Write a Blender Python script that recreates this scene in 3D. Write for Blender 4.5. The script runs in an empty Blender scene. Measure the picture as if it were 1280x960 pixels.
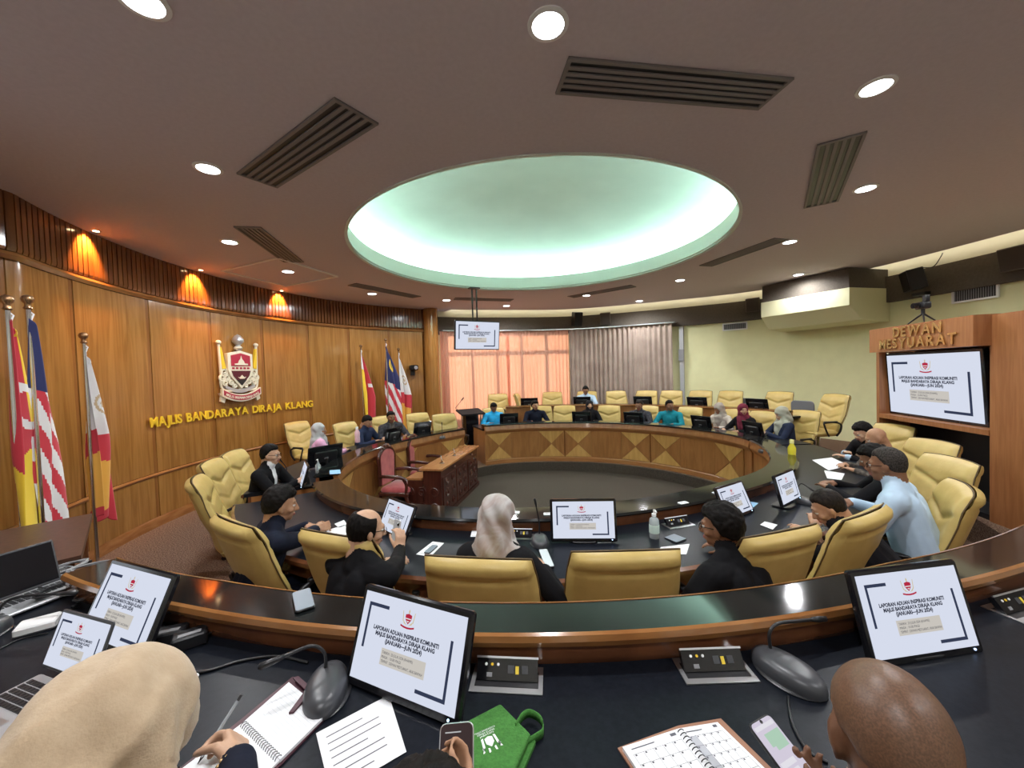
import bpy, bmesh, math, random
import numpy as np
from mathutils import Vector, Matrix, Euler, noise as mnoise
random.seed(7)
R = math.radians
SC = bpy.context.scene
COL = SC.collection

# ---------------------------------------------------------------- camera
FPX, PITCH, ROLL, ZC = 490.0, -.028, .032, 2.25
def _axes():
    f = np.array([0, math.cos(PITCH), math.sin(PITCH)]); d = np.array([0, math.sin(PITCH), -math.cos(PITCH)]); x = np.array([1., 0, 0])
    return np.array([x*math.cos(ROLL)+d*math.sin(ROLL), -x*math.sin(ROLL)+d*math.cos(ROLL), f])
AX = _axes()
cam_d = bpy.data.cameras.new('camera'); cam = bpy.data.objects.new('camera', cam_d); COL.objects.link(cam)
cam_d.sensor_fit = 'HORIZONTAL'; cam_d.sensor_width = 36; cam_d.lens = FPX/1280*36; cam_d.clip_start = .03
cm = Matrix.Identity(4)
for i in range(3):
    cm[i][0] = AX[0][i]; cm[i][1] = -AX[1][i]; cm[i][2] = -AX[2][i]
cm[2][3] = ZC
cam.matrix_world = cm
SC.camera = cam

# ---------------------------------------------------------------- world, sun, exposure
SC.view_settings.view_transform = 'Standard'; SC.view_settings.look = 'None'
SC.view_settings.gamma = 1; SC.view_settings.use_curve_mapping = False
SC.view_settings.exposure = 1.0
wd = bpy.data.worlds.new('sky'); SC.world = wd; wd.use_nodes = True
bg = wd.node_tree.nodes['Background']; bg.inputs[0].default_value = (.85, .92, 1, 1); bg.inputs[1].default_value = 1.05
sun_d = bpy.data.lights.new('sun', 'SUN'); sun_d.energy = 3.3; sun_d.angle = R(1.5); sun_d.color = (1, .9, .76)
sun = bpy.data.objects.new('sun', sun_d); COL.objects.link(sun)
sun.rotation_euler = Vector((.22, -1, -.30)).to_track_quat('-Z', 'Y').to_euler()

# ---------------------------------------------------------------- pixel helpers (image is 1280 x 960)
def at(px, py, z):
    v = np.array([(px-640)/FPX, (py-480)/FPX, 1])@AX
    t = (z-ZC)/v[2]
    return Vector((v[0]*t, v[1]*t, z))
CX, CY = .45, 6.1
def atr(px, py, r, z, far=True):
    """point on a circle of radius r about the hall's centre, in the direction of a pixel"""
    v = np.array([(px-640)/FPX, (py-480)/FPX, 1])@AX
    d = np.array([v[0], v[1]]); d /= np.linalg.norm(d); c = np.array([CX, CY])
    b = d@c; q = b*b-(c@c-r*r); q = math.sqrt(max(q, 0)); t = b+q if far else b-q
    return Vector((d[0]*t, d[1]*t, z))

# ---------------------------------------------------------------- materials
MATS = {}
def principled(name, col, rough=.5, metal=0, coat=0, spec=.5, emis=None, estr=0, alpha=1, trans=0, sheen=0):
    if name in MATS: return MATS[name]
    m = bpy.data.materials.new(name); m.use_nodes = True; MATS[name] = m
    b = m.node_tree.nodes['Principled BSDF']
    b.inputs['Base Color'].default_value = (*col, 1); b.inputs['Roughness'].default_value = rough
    b.inputs['Metallic'].default_value = metal; b.inputs['Coat Weight'].default_value = coat; b.inputs['Coat Roughness'].default_value = .08
    b.inputs['Specular IOR Level'].default_value = spec
    b.inputs['Transmission Weight'].default_value = trans
    b.inputs['Sheen Weight'].default_value = sheen
    if emis: b.inputs['Emission Color'].default_value = (*emis, 1); b.inputs['Emission Strength'].default_value = estr
    return m
def _nodes(m):
    nt = m.node_tree; return nt, nt.nodes, nt.links, nt.nodes['Principled BSDF']
def noisy(name, c1, c2, scale=(8, 8, 8), detail=4, rough=.5, coat=0, bump=0, bscale=None, spec=.5, dist=0, metal=0, sheen=0, lo=.35, hi=.65, coord='Object'):
    """base colour mixed by stretched noise, optional fine relief"""
    if name in MATS: return MATS[name]
    m = principled(name, c1, rough, metal, coat, spec, sheen=sheen); nt, N, L, b = _nodes(m)
    tc = N.new('ShaderNodeTexCoord'); mp = N.new('ShaderNodeMapping'); mp.inputs['Scale'].default_value = scale
    L.new(tc.outputs[coord], mp.inputs[0])
    nz = N.new('ShaderNodeTexNoise'); nz.inputs['Scale'].default_value = 1; nz.inputs['Detail'].default_value = detail; nz.inputs['Distortion'].default_value = dist
    L.new(mp.outputs[0], nz.inputs['Vector'])
    cr = N.new('ShaderNodeValToRGB'); cr.color_ramp.elements[0].color = (*c1, 1); cr.color_ramp.elements[1].color = (*c2, 1)
    cr.color_ramp.elements[0].position = lo; cr.color_ramp.elements[1].position = hi
    L.new(nz.outputs['Fac'], cr.inputs[0]); L.new(cr.outputs[0], b.inputs['Base Color'])
    if bump:
        bn = N.new('ShaderNodeBump'); bn.inputs['Strength'].default_value = bump; bn.inputs['Distance'].default_value = .01
        n2 = N.new('ShaderNodeTexNoise'); n2.inputs['Scale'].default_value = 1; n2.inputs['Detail'].default_value = 3
        m2 = N.new('ShaderNodeMapping'); m2.inputs['Scale'].default_value = bscale or scale
        L.new(tc.outputs[coord], m2.inputs[0]); L.new(m2.outputs[0], n2.inputs['Vector'])
        L.new(n2.outputs['Fac'], bn.inputs['Height']); L.new(bn.outputs[0], b.inputs['Normal'])
    return m
def emit(name, col, strength):
    if name in MATS: return MATS[name]
    m = bpy.data.materials.new(name); m.use_nodes = True; MATS[name] = m
    nt = m.node_tree; nt.nodes.clear()
    e = nt.nodes.new('ShaderNodeEmission'); e.inputs[0].default_value = (*col, 1); e.inputs[1].default_value = strength
    o = nt.nodes.new('ShaderNodeOutputMaterial'); nt.links.new(e.outputs[0], o.inputs[0])
    return m
def plain(name, col, rough=.5, **k): return principled(name, col, rough, **k)

W_PANEL = noisy('golden_veneer', (.27, .118, .026), (.38, .178, .045), (14, 14, .9), 6, .2, .45, bump=.02, bscale=(3, 3, 3), dist=1.2)
W_STRIP = noisy('brown_veneer_strip', (.21, .08, .018), (.29, .12, .03), (14, 14, .9), 5, .22, .4, dist=1)
W_FRIEZE = noisy('dark_batten_wood', (.15, .055, .018), (.22, .085, .026), (16, 16, 1), 5, .16, .55)
W_RAIL = noisy('polished_rail_wood', (.25, .10, .03), (.33, .15, .05), (4, 4, 20), 4, .12, .6)
W_DESK = noisy('desk_wood', (.26, .105, .03), (.36, .16, .055), (9, 9, 1.2), 5, .3, .15, dist=1)
W_DESKTOP = noisy('desk_ledge_wood', (.30, .125, .04), (.39, .175, .06), (3, 3, 30), 5, .3, .2, dist=1)
W_LIGHT = noisy('pale_inlay_wood', (.47, .26, .075), (.58, .34, .11), (12, 12, 2), 5, .35, .1, dist=1)
W_MID = noisy('dark_inlay_wood', (.27, .115, .032), (.36, .16, .05), (12, 12, 2), 5, .35, .1, dist=1)
W_CARVE = noisy('red_mahogany', (.045, .010, .007), (.075, .018, .011), (18, 18, 3), 5, .25, .35, bump=.1)
W_CLERK = noisy('clerk_desk_top', (.36, .15, .05), (.44, .2, .075), (3, 22, 22), 5, .22, .3, dist=1)
W_CAB = noisy('cabinet_oak_veneer', (.30, .115, .04), (.38, .16, .06), (40, 40, 2.5), 5, .4, .05)
W_FRAME = noisy('curved_edge_wood', (.115, .042, .018), (.17, .062, .025), (6, 6, 6), 4, .18, .5)
CARPET_WELL = noisy('grey_brown_carpet', (.035, .029, .022), (.125, .105, .085), (75, 75, 75), 3, .95, spec=.1, bump=.3, bscale=(250, 250, 250))
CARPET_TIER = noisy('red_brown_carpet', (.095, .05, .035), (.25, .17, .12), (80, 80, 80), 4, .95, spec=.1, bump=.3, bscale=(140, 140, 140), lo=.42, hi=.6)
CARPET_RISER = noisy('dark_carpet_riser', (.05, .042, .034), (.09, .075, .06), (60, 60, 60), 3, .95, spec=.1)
BLACKTOP = noisy('black_desk_laminate', (.0055, .007, .011), (.009, .011, .016), (60, 60, 60), 3, .32, spec=.13, bump=.03, bscale=(300, 300, 300))
MARBLE = noisy('black_polished_stone', (.006, .008, .008), (.012, .014, .014), (5, 5, 5), 5, .07, spec=.6)
WALL_Y = noisy('yellow_painted_wall', (.78, .76, .45), (.82, .80, .48), (4, 4, 4), 3, .8, bump=.15, bscale=(40, 40, 40))
CREAM = plain('cream_paint', (.80, .78, .62), .7)
PELMET = noisy('taupe_fabric_panel', (.085, .07, .055), (.10, .085, .068), (30, 30, 30), 3, .9)
CEIL = noisy('taupe_ceiling_paint', (.58, .505, .545), (.61, .535, .575), (30, 30, 30), 3, .9, bump=.06, bscale=(250, 250, 250))
DOME = noisy('pale_dome_paint', (.66, .72, .66), (.72, .78, .72), (1.2, 1.2, 1.2), 3, .85)
LIP = plain('white_plaster_lip', (.72, .76, .70), .7)
BACKWALL = plain('back_wall_paint', (.6, .58, .5), .8)
LEATHER = noisy('yellow_leather', (.52, .375, .12), (.59, .435, .15), (7, 7, 7), 4, .38, spec=.4, bump=.12, bscale=(28, 28, 28))
LEATHER_F = LEATHER
PIPING = plain('brown_piping', (.10, .06, .02), .5)
BLACKPL = plain('black_plastic', (.012, .012, .014), .35)
BLACKGL = plain('glossy_black_plastic', (.008, .008, .01), .12)
GREYPL = plain('grey_plastic', (.25, .25, .26), .4)
GREYDK = plain('dark_grey_plastic', (.05, .052, .058), .35)
WHITEPL = plain('white_plastic', (.8, .8, .8), .35)
CHROME = plain('chrome', (.75, .75, .76), .15, metal=1)
ALU = plain('brushed_aluminium', (.62, .63, .65), .35, metal=1)
PAPER = plain('white_paper', (.82, .83, .85), .8)
INK = plain('grey_ink', (.12, .12, .14), .8)
GOLDP = plain('gold_paint', (.85, .55, .03), .35)
YEL = plain('flag_yellow', (.85, .58, .03), .75, sheen=.2)
RED = plain('flag_red', (.55, .03, .05), .75, sheen=.2)
WHT = plain('flag_white', (.75, .73, .74), .75, sheen=.2)
NAVY = plain('flag_navy', (.012, .018, .10), .75, sheen=.2)
ORANGE = plain('flag_amber', (.78, .40, .06), .75, sheen=.2)

# ---------------------------------------------------------------- mesh helpers
class MB:
    """collects shapes; build() links them as one mesh object"""
    def __init__(s): s.v = []; s.f = []; s.m = []
    def add(s, vs, fs, mi=0, M=None):
        o = len(s.v)
        s.v += [tuple(M@Vector(p)) if M is not None else tuple(p) for p in vs]
        s.f += [tuple(i+o for i in f) for f in fs]; s.m += [mi]*len(fs); return s
    def box(s, c, d, mi=0, M=None):
        x, y, z = d[0]/2, d[1]/2, d[2]/2
        vs = [(c[0]+i*x, c[1]+j*y, c[2]+k*z) for k in (-1, 1) for j in (-1, 1) for i in (-1, 1)]
        return s.add(vs, [(0, 2, 3, 1), (4, 5, 7, 6), (0, 1, 5, 4), (2, 6, 7, 3), (0, 4, 6, 2), (1, 3, 7, 5)], mi, M)
    def rbox(s, c, d, r=.01, mi=0, M=None, seg=3):
        """box with rounded vertical-plane outline (x,z) and chamfered edges in y"""
        x, y, z = d[0]/2, d[1]/2, d[2]/2; r = min(r, x*.99, z*.99); ch = min(r*.5, y*.6)
        def loop(inset, yy):
            out = []
            for cx, cz, a0 in ((x-r, z-r, 0), (-x+r, z-r, 90), (-x+r, -z+r, 180), (x-r, -z+r, 270)):
                for k in range(seg+1):
                    a = R(a0+90*k/seg); out.append((c[0]+cx+(r-inset)*math.cos(a), c[1]+yy, c[2]+cz+(r-inset)*math.sin(a)))
            return out
        L = [loop(ch, -y), loop(0, -y+ch), loop(0, y-ch), loop(ch, y)]; n = len(L[0]); vs = sum(L, []); fs = [tuple(range(n))]
        for k in range(3):
            for i in range(n): fs.append((k*n+i, (k+1)*n+i, (k+1)*n+(i+1) % n, k*n+(i+1) % n))
        fs.append(tuple(reversed(range(3*n, 4*n))))
        return s.add(vs, fs, mi, M)
    def cyl(s, a, b, r0, r1=None, n=16, mi=0, cap=True, M=None):
        a, b = Vector(a), Vector(b); r1 = r0 if r1 is None else r1
        w = (b-a).normalized(); u = w.orthogonal().normalized(); v = w.cross(u); vs = []
        for p, r in ((a, r0), (b, r1)):
            for i in range(n): t = 2*math.pi*i/n; vs.append(p+u*(r*math.cos(t))+v*(r*math.sin(t)))
        fs = [(i, (i+1) % n, n+(i+1) % n, n+i) for i in range(n)]
        if cap: fs += [tuple(reversed(range(n))), tuple(range(n, 2*n))]
        return s.add(vs, fs, mi, M)
    def tube(s, pts, r, n=8, mi=0, M=None, closed=False):
        pts = [Vector(p) for p in pts]; rs = r if isinstance(r, (list, tuple)) else [r]*len(pts); vs = []; K = len(pts); u = None
        for i, p in enumerate(pts):
            if closed: w = pts[(i+1) % K]-pts[i-1]
            else: w = pts[min(i+1, K-1)]-pts[max(i-1, 0)]
            w.normalize()
            u = w.orthogonal().normalized() if u is None else (u-w*u.dot(w)).normalized()
            v = w.cross(u)
            for k in range(n): t = 2*math.pi*k/n; vs.append(p+u*(rs[i]*math.cos(t))+v*(rs[i]*math.sin(t)))
        fs = []
        for i in range(K if closed else K-1):
            j = (i+1) % K
            for k in range(n): fs.append((i*n+k, i*n+(k+1) % n, j*n+(k+1) % n, j*n+k))
        if not closed: fs += [tuple(reversed(range(n))), tuple(range((K-1)*n, K*n))]
        return s.add(vs, fs, mi, M)
    def ball(s, c, r, nu=16, nv=10, mi=0, M=None):
        r = r if isinstance(r, (list, tuple)) else (r, r, r); vs = []; fs = []
        for j in range(1, nv):
            p = math.pi*j/nv
            for i in range(nu): t = 2*math.pi*i/nu; vs.append((c[0]+r[0]*math.sin(p)*math.cos(t), c[1]+r[1]*math.sin(p)*math.sin(t), c[2]+r[2]*math.cos(p)))
        vs += [(c[0], c[1], c[2]+r[2]), (c[0], c[1], c[2]-r[2])]; T, B = len(vs)-2, len(vs)-1
        for j in range(nv-2):
            for i in range(nu): fs.append((j*nu+i, (j+1)*nu+i, (j+1)*nu+(i+1) % nu, j*nu+(i+1) % nu))
        for i in range(nu): fs += [(T, i, (i+1) % nu), (B, (nv-2)*nu+(i+1) % nu, (nv-2)*nu+i)]
        return s.add(vs, fs, mi, M)
    def lathe(s, prof, c=(0, 0, 0), n=20, mi=0, M=None):
        vs = []; fs = []; K = len(prof)
        for r, z in prof:
            for i in range(n): t = 2*math.pi*i/n; vs.append((c[0]+r*math.cos(t), c[1]+r*math.sin(t), c[2]+z))
        for j in range(K-1):
            for i in range(n): fs.append((j*n+i, j*n+(i+1) % n, (j+1)*n+(i+1) % n, (j+1)*n+i))
        fs += [tuple(reversed(range(n))), tuple(range((K-1)*n, K*n))]
        return s.add(vs, fs, mi, M)
    def prism(s, poly, y0, y1, mi=0, M=None):
        """polygon in x,z extruded along y"""
        n = len(poly); vs = [(p[0], y0, p[1]) for p in poly]+[(p[0], y1, p[1]) for p in poly]
        fs = [tuple(range(n)), tuple(reversed(range(n, 2*n)))]+[(i, n+i, n+(i+1) % n, (i+1) % n) for i in range(n)]
        return s.add(vs, fs, mi, M)
    def slab(s, poly, z0, z1, mi=0, M=None):
        """polygon in x,y extruded along z"""
        n = len(poly); vs = [(p[0], p[1], z0) for p in poly]+[(p[0], p[1], z1) for p in poly]
        fs = [tuple(reversed(range(n))), tuple(range(n, 2*n))]+[(i, (i+1) % n, n+(i+1) % n, n+i) for i in range(n)]
        return s.add(vs, fs, mi, M)
    def mesh(s, name, mats):
        me = bpy.data.meshes.new(name); me.from_pydata(s.v, [], s.f)
        for m in (mats if isinstance(mats, (list, tuple)) else [mats]): me.materials.append(m)
        me.polygons.foreach_set('material_index', s.m); me.update()
        b = bmesh.new(); b.from_mesh(me); bmesh.ops.recalc_face_normals(b, faces=b.faces); b.to_mesh(me); b.free()
        return me
    def build(s, name, mats, parent=None, smooth=None, loc=None, rot=None):
        return link(name, s.mesh(name, mats), parent, smooth, loc, rot)
def shade(me, ang):
    if ang is None: return
    me.polygons.foreach_set('use_smooth', [True]*len(me.polygons))
    if ang < 180: me.set_sharp_from_angle(angle=R(ang))
def link(name, me, parent=None, smooth=None, loc=None, rot=None, scale=None):
    shade(me, smooth)
    o = bpy.data.objects.new(name, me); COL.objects.link(o)
    if parent is not None: o.parent = parent
    if loc is not None: o.location = loc
    if rot is not None: o.rotation_euler = rot
    if scale is not None: o.scale = scale
    return o
def tag(o, label=None, cat=None, group=None, kind=None):
    if label: o['label'] = label
    if cat: o['category'] = cat
    if group: o['group'] = group
    if kind: o['kind'] = kind
    return o
def thing(name, label, cat, loc=(0, 0, 0), rz=0, group=None, rot=None):
    o = bpy.data.objects.new(name, None); COL.objects.link(o); o.empty_display_size = .1
    o.location = loc; o.rotation_euler = rot if rot else (0, 0, rz)
    return tag(o, label, cat, group)
def copy_tree(o, parent=None):
    c = o.copy(); COL.objects.link(c); c.parent = parent
    for ch in list(o.children): copy_tree(ch, c)
    return c
def bez(p, n=12):
    """smooth polyline through the points (Catmull-Rom)"""
    p = [Vector(q) for q in p]; out = []
    for i in range(len(p)-1):
        a, b, c, d = p[max(i-1, 0)], p[i], p[i+1], p[min(i+2, len(p)-1)]
        for k in range(n):
            t = k/n; out.append(.5*((2*b)+(c-a)*t+(2*a-5*b+4*c-d)*t*t+(3*b-a-3*c+d)*t**3))
    return out+[p[-1]]
def text_mesh(txt, size, extrude=0, align='CENTER', bold=0, res=3, mat=None, space=1, bevel=0):
    cu = bpy.data.curves.new('txt', 'FONT'); cu.body = txt; cu.size = size; cu.extrude = extrude; cu.align_x = align; cu.offset = bold
    cu.resolution_u = res; cu.space_character = space; cu.bevel_depth = bevel
    o = bpy.data.objects.new('txt', cu); COL.objects.link(o)
    dg = bpy.context.evaluated_depsgraph_get(); me = bpy.data.meshes.new_from_object(o.evaluated_get(dg))
    bpy.data.objects.remove(o); bpy.data.curves.remove(cu); me.materials.clear()
    if mat: me.materials.append(mat)
    return me
def add_text(mb, txt, size, M, mi=0, align='CENTER', bold=0, space=1, width=None):
    """flat lettering in the x,z plane facing -y, placed by M"""
    me = text_mesh(txt, size, 0, align, bold, 2, None, space)
    vs = [(v.co.x, 0, v.co.y) for v in me.vertices]; fs = [tuple(p.vertices) for p in me.polygons]
    if width and vs:
        w = max(v[0] for v in vs)-min(v[0] for v in vs); k = width/max(w, 1e-6); vs = [(v[0]*k, v[1], v[2]) for v in vs]
    bpy.data.meshes.remove(me); mb.add(vs, fs, mi, M)
T = Matrix.Translation
def RZ(a): return Matrix.Rotation(a, 4, 'Z')
def RX(a): return Matrix.Rotation(a, 4, 'X')
def RY(a): return Matrix.Rotation(a, 4, 'Y')

# ---------------------------------------------------------------- plan of the hall (polar about the centre)
_ang = np.array([-122, -112, -98, -75, -55, -36, -15, 7, 25, 50, 77, 98, 113, 122, 143, 161, 192, 213], float)
_rad = np.array([3.02, 2.93, 2.86, 2.76, 2.77, 2.97, 3.14, 3.33, 3.20, 3.05, 2.90, 2.90, 2.90, 2.74, 2.62, 2.68, 2.86, 3.02], float)
_a3 = np.concatenate([_ang-360, _ang, _ang+360]); _r3 = np.concatenate([_rad]*3)
_dense = np.arange(-360, 721, 1.0); _lin = np.interp(_dense, _a3, _r3)
_k = np.exp(-.5*(np.arange(-16, 17)/5.)**2); _k /= _k.sum(); _sm = np.convolve(np.pad(_lin, 16, 'edge'), _k, 'valid')
def rin(th): return float(np.interp(th, _dense, _sm))
def rout(th):
    """radius of the well-side edge of the raised outer ledge"""
    t = (th+180) % 360-180
    return rin(th)+float(np.interp(t, [-130, -112, -75, -60, 0, 40, 100], [1.87, 1.80, 1.81, 1.89, 1.75, 1.65, 1.62]))
def pol(th, r, z=0.): return Vector((CX+r*math.cos(R(th)), CY+r*math.sin(R(th)), z))
def ring_sweep(mb, prof, t0, t1, n=60, base=rin, mi=0, caps=True):
    """closed profile of (offset, z) swept round the hall"""
    K = len(prof); vs = []; fs = []
    for i in range(n+1):
        th = t0+(t1-t0)*i/n; r = base(th)
        for o, z in prof: vs.append(pol(th, r+o, z))
    for i in range(n):
        for k in range(K): fs.append((i*K+k, i*K+(k+1) % K, (i+1)*K+(k+1) % K, (i+1)*K+k))
    if caps: fs += [tuple(reversed(range(K))), tuple(range(n*K, (n+1)*K))]
    return mb.add(vs, fs, mi)
Z_IN, Z_OUT, Z_CEIL = .2, .5, 4.1
# outline of the walls
_out = [(CX+5.65*math.cos(R(a)), CY+5.65*math.sin(R(a))) for a in range(118, 206, 2)]
_out += [(-4.3, 1.6), (-4.1, -1.3), (7.95, -1.3), (7.95, 3.0)]
_rt = bez([(7.95, 4.5, 0), (7.9, 6, 0), (7.6, 8.0, 0), (6.75, 9.8, 0), (5.0, 11.0, 0), (2.0, 12.15, 0), (-.9, 11.8, 0), (-2.35, 11.3, 0)], 10)
_out += [(p.x, p.y) for p in _rt]
def rwall(th):
    d = (math.cos(R(th)), math.sin(R(th))); best = 20
    n = len(_out)
    for i in range(n):
        ax, ay = _out[i][0]-CX, _out[i][1]-CY; bx, by = _out[(i+1) % n][0]-CX, _out[(i+1) % n][1]-CY
        ex, ey = bx-ax, by-ay; den = d[0]*ey-d[1]*ex
        if abs(den) < 1e-9: continue
        t = (ax*ey-ay*ex)/den; u = (ax*d[1]-ay*d[0])/den
        if t > 0 and -1e-6 <= u <= 1+1e-6: best = min(best, t)
    return best
_rwc = {}
def rw(th):
    k = round(th % 360, 2)
    if k not in _rwc: _rwc[k] = rwall(k)
    return _rwc[k]
# ================================================================ THE SETTING
def sweep_struct(name, prof, t0, t1, mat, n=60, base=rin, parent=None, smooth=30, kind='structure'):
    mb = MB(); ring_sweep(mb, prof, t0, t1, n, base); o = mb.build(name, mat, parent, smooth)
    if kind and parent is None: o['kind'] = kind
    return o
def th_left(px):
    p = atr(px, 450, 5.65, 0); return math.degrees(math.atan2(p.y-CY, p.x-CX)) % 360
# floors
mb = MB(); n = 120
vs = [(CX, CY, 0)]+[pol(3*i, rin(3*i)-.02, 0) for i in range(n)]
mb.add(vs, [(0, 1+i, 1+(i+1) % n) for i in range(n)])
tag(mb.build('floor', CARPET_WELL), 'grey-brown speckled carpet of the sunken well', kind='structure')
mb = MB(); vs = []; fs = []
for i in range(n):
    th = 3*i; r0 = rin(th)-.1; r1 = rw(th)+.2
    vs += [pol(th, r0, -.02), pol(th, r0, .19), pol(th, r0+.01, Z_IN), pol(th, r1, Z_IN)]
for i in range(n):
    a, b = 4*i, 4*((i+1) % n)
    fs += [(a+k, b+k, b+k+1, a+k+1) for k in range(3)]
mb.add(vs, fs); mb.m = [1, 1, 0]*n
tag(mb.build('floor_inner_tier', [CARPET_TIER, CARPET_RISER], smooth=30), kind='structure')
sweep_struct('floor_outer_tier', [(.06, .19), (.06, Z_OUT-.01), (.08, Z_OUT), (5.5, Z_OUT), (5.5, .19)], -129, 99, CARPET_TIER, 90, rout)
# walls: left, in wood
T0 = th_left(535); T1 = 206.
_wl = lambda th: min(5.65, rw(th)) if th < 205 else rw(th)
wl = sweep_struct('wall_left', [(.03, 0), (.2, 0), (.2, 4.6), (.03, 4.6)], T0, 222, W_STRIP, 70, _wl)
joints = [th_left(p) for p in (530, 487, 436, 385, 328, 263, 186, 92, 15)]
joints += [joints[-1]+9, joints[-1]+18, 222]
for a, b in zip(joints[:-1], joints[1:]):
    sw = .35   # half width of the brown strip, degrees
    for (z0, z1) in ((.98, 3.46), (.34, .92)):
        mb = MB(); ring_sweep(mb, [(-.012, z0), (.03, z0), (.03, z1), (-.012, z1)], a+sw, b-sw, 8, _wl); mb.build('wall_panel', W_PANEL, wl, 30)
        mb = MB(); ring_sweep(mb, [(-.004, z0), (.03, z0), (.03, z1), (-.004, z1)], b-sw+.04, b+sw-.04, 2, _wl); mb.build('joint_strip', W_STRIP, wl, 30)
def rail(name, prof, mat): mb = MB(); ring_sweep(mb, prof, T0, 222, 90, _wl); return mb.build(name, mat, wl, 40)
rail('dado_rail', [(.03, .92), (-.02, .925), (-.035, .95), (-.02, .975), (.03, .98)], W_RAIL)
rail('frieze_rail', [(.03, 3.46), (-.03, 3.465), (-.06, 3.50), (-.05, 3.53), (.03, 3.55)], W_RAIL)
mb = MB(); th = T0
while th < 222:     # battens of the frieze, too fine to pick apart singly
    ring_sweep(mb, [(.03, 3.55), (-.02, 3.55), (-.028, 3.58), (-.028, 4.10), (.03, 4.10)], th, th+.62, 1, _wl); th += .78
tag(mb.build('fluted_frieze', W_FRIEZE, wl), kind='stuff')
bb = MB(); ring_sweep(bb, [(.03, .2), (-.02, .2), (-.02, .31), (-.008, .34), (.03, .34)], T0, 222, 90, _wl)
tag(bb.build('baseboard_left', W_RAIL, smooth=40), kind='structure')
# round wooden column closing the wood wall
pc = atr(540, 450, 5.55, 0)
col_ = MB().lathe([(.24, .2), (.24, .36), (.205, .38), (.2, 4.1)], n=28).build('wall_column', W_PANEL, smooth=40, loc=(pc.x, pc.y, 0))
tag(col_, kind='structure')
# walls: far and right, painted; the window opening is between thW0 and thW1
THW0, THW1 = 77.6, 113.2
def wall_r(th): return rw(th)
sweep_struct('wall_right', [(0, 0), (.15, 0), (.15, 4.6), (0, 4.6)], -22, THW0, WALL_Y, 80, wall_r)
wf = sweep_struct('wall_far', [(0, 0), (.15, 0), (.15, .95), (0, .95)], THW0, 117, WALL_Y, 20, wall_r)
mb = MB(); ring_sweep(mb, [(0, 3.55), (.15, 3.55), (.15, 4.6), (0, 4.6)], THW0, 117, 20, wall_r); mb.build('window_header', WALL_Y, wf)
mb = MB(); ring_sweep(mb, [(0, .9), (.15, .9), (.15, 3.6), (0, 3.6)], THW1, 117, 3, wall_r); mb.build('window_jamb', WALL_Y, wf)
tag(MB().box((1.9, -1.4, 2.2), (13, .2, 5)).build('wall_back', BACKWALL), kind='structure')
tag(MB().box((8.05, 1.2, 2.2), (.2, 5.2, 5)).build('wall_right', BACKWALL), kind='structure')
tag(MB().box((-4.3, -.2, 2.2), (.2, 2.6, 5)).build('wall_left', BACKWALL), kind='structure')
# window: frame, mullions, transom, panes
wn = MB(); ring_sweep(wn, [(.04, .95), (.12, .95), (.12, 1.02), (.04, 1.02)], THW0, THW1, 16, wall_r); ring_sweep(wn, [(.04, 3.48), (.12, 3.48), (.12, 3.55), (.04, 3.55)], THW0, THW1, 16, wall_r)
wo = tag(wn.build('window_1', ALU), kind='structure')
mb = MB(); ring_sweep(mb, [(.03, 2.88), (.12, 2.88), (.12, 2.98), (.03, 2.98)], THW0, THW1, 16, wall_r); mb.build('transom', GREYDK, wo)
nm = 5; step = (THW1-THW0)/nm
GLASS = bpy.data.materials.new('window_glass'); GLASS.use_nodes = True; _nt = GLASS.node_tree; _nt.nodes.clear()
_t, _g, _x, _o = (_nt.nodes.new('ShaderNode'+k) for k in ('BsdfTransparent', 'BsdfGlossy', 'MixShader', 'OutputMaterial'))
_t.inputs[0].default_value = (.9, .95, .95, 1); _g.inputs['Roughness'].default_value = .02; _x.inputs[0].default_value = .06
_nt.links.new(_t.outputs[0], _x.inputs[1]); _nt.links.new(_g.outputs[0], _x.inputs[2]); _nt.links.new(_x.outputs[0], _o.inputs[0])
for i in range(nm+1):
    th = THW0+step*i; mb = MB(); ring_sweep(mb, [(.03, 1.0), (.12, 1.0), (.12, 3.5), (.03, 3.5)], th-.35, th+.35, 1, wall_r); mb.build('mullion', GREYDK, wo)
    if i < nm:
        mb = MB(); ring_sweep(mb, [(.075, 1.0), (.081, 1.0), (.081, 3.5), (.075, 3.5)], th+.35, th+step-.35, 4, wall_r); mb.build('pane', GLASS, wo)
# taupe pelmet band with the cream light slot over it
pel = sweep_struct('trim_1', [(-.10, 3.42), (0, 3.42), (0, 3.93), (-.10, 3.93)], -22, 117, PELMET, 90, wall_r); pel['label'] = 'taupe fabric pelmet band below the light slot'
sweep_struct('trim_2', [(-.02, 3.93), (.0, 3.93), (.0, 4.42), (-.02, 4.42)], -22, 117, CREAM, 90, wall_r)['label'] = 'cream lining of the light slot round the ceiling'
SLOTLED = emit('warm_slot_led', (1, .86, .62), 5.0)
led = MB(); ring_sweep(led, [(-.62, 4.16), (-.56, 4.16), (-.56, 4.19), (-.62, 4.19)], -22, 114, 80, wall_r)
tag(led.build('slot_light_strip', SLOTLED), 'warm light strip hidden in the slot above the pelmet', 'light')
sweep_struct('trim_3', [(-.9, 4.42), (0, 4.42), (0, 4.46), (-.9, 4.46)], -22, 117, CREAM, 80, wall_r)
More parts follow.
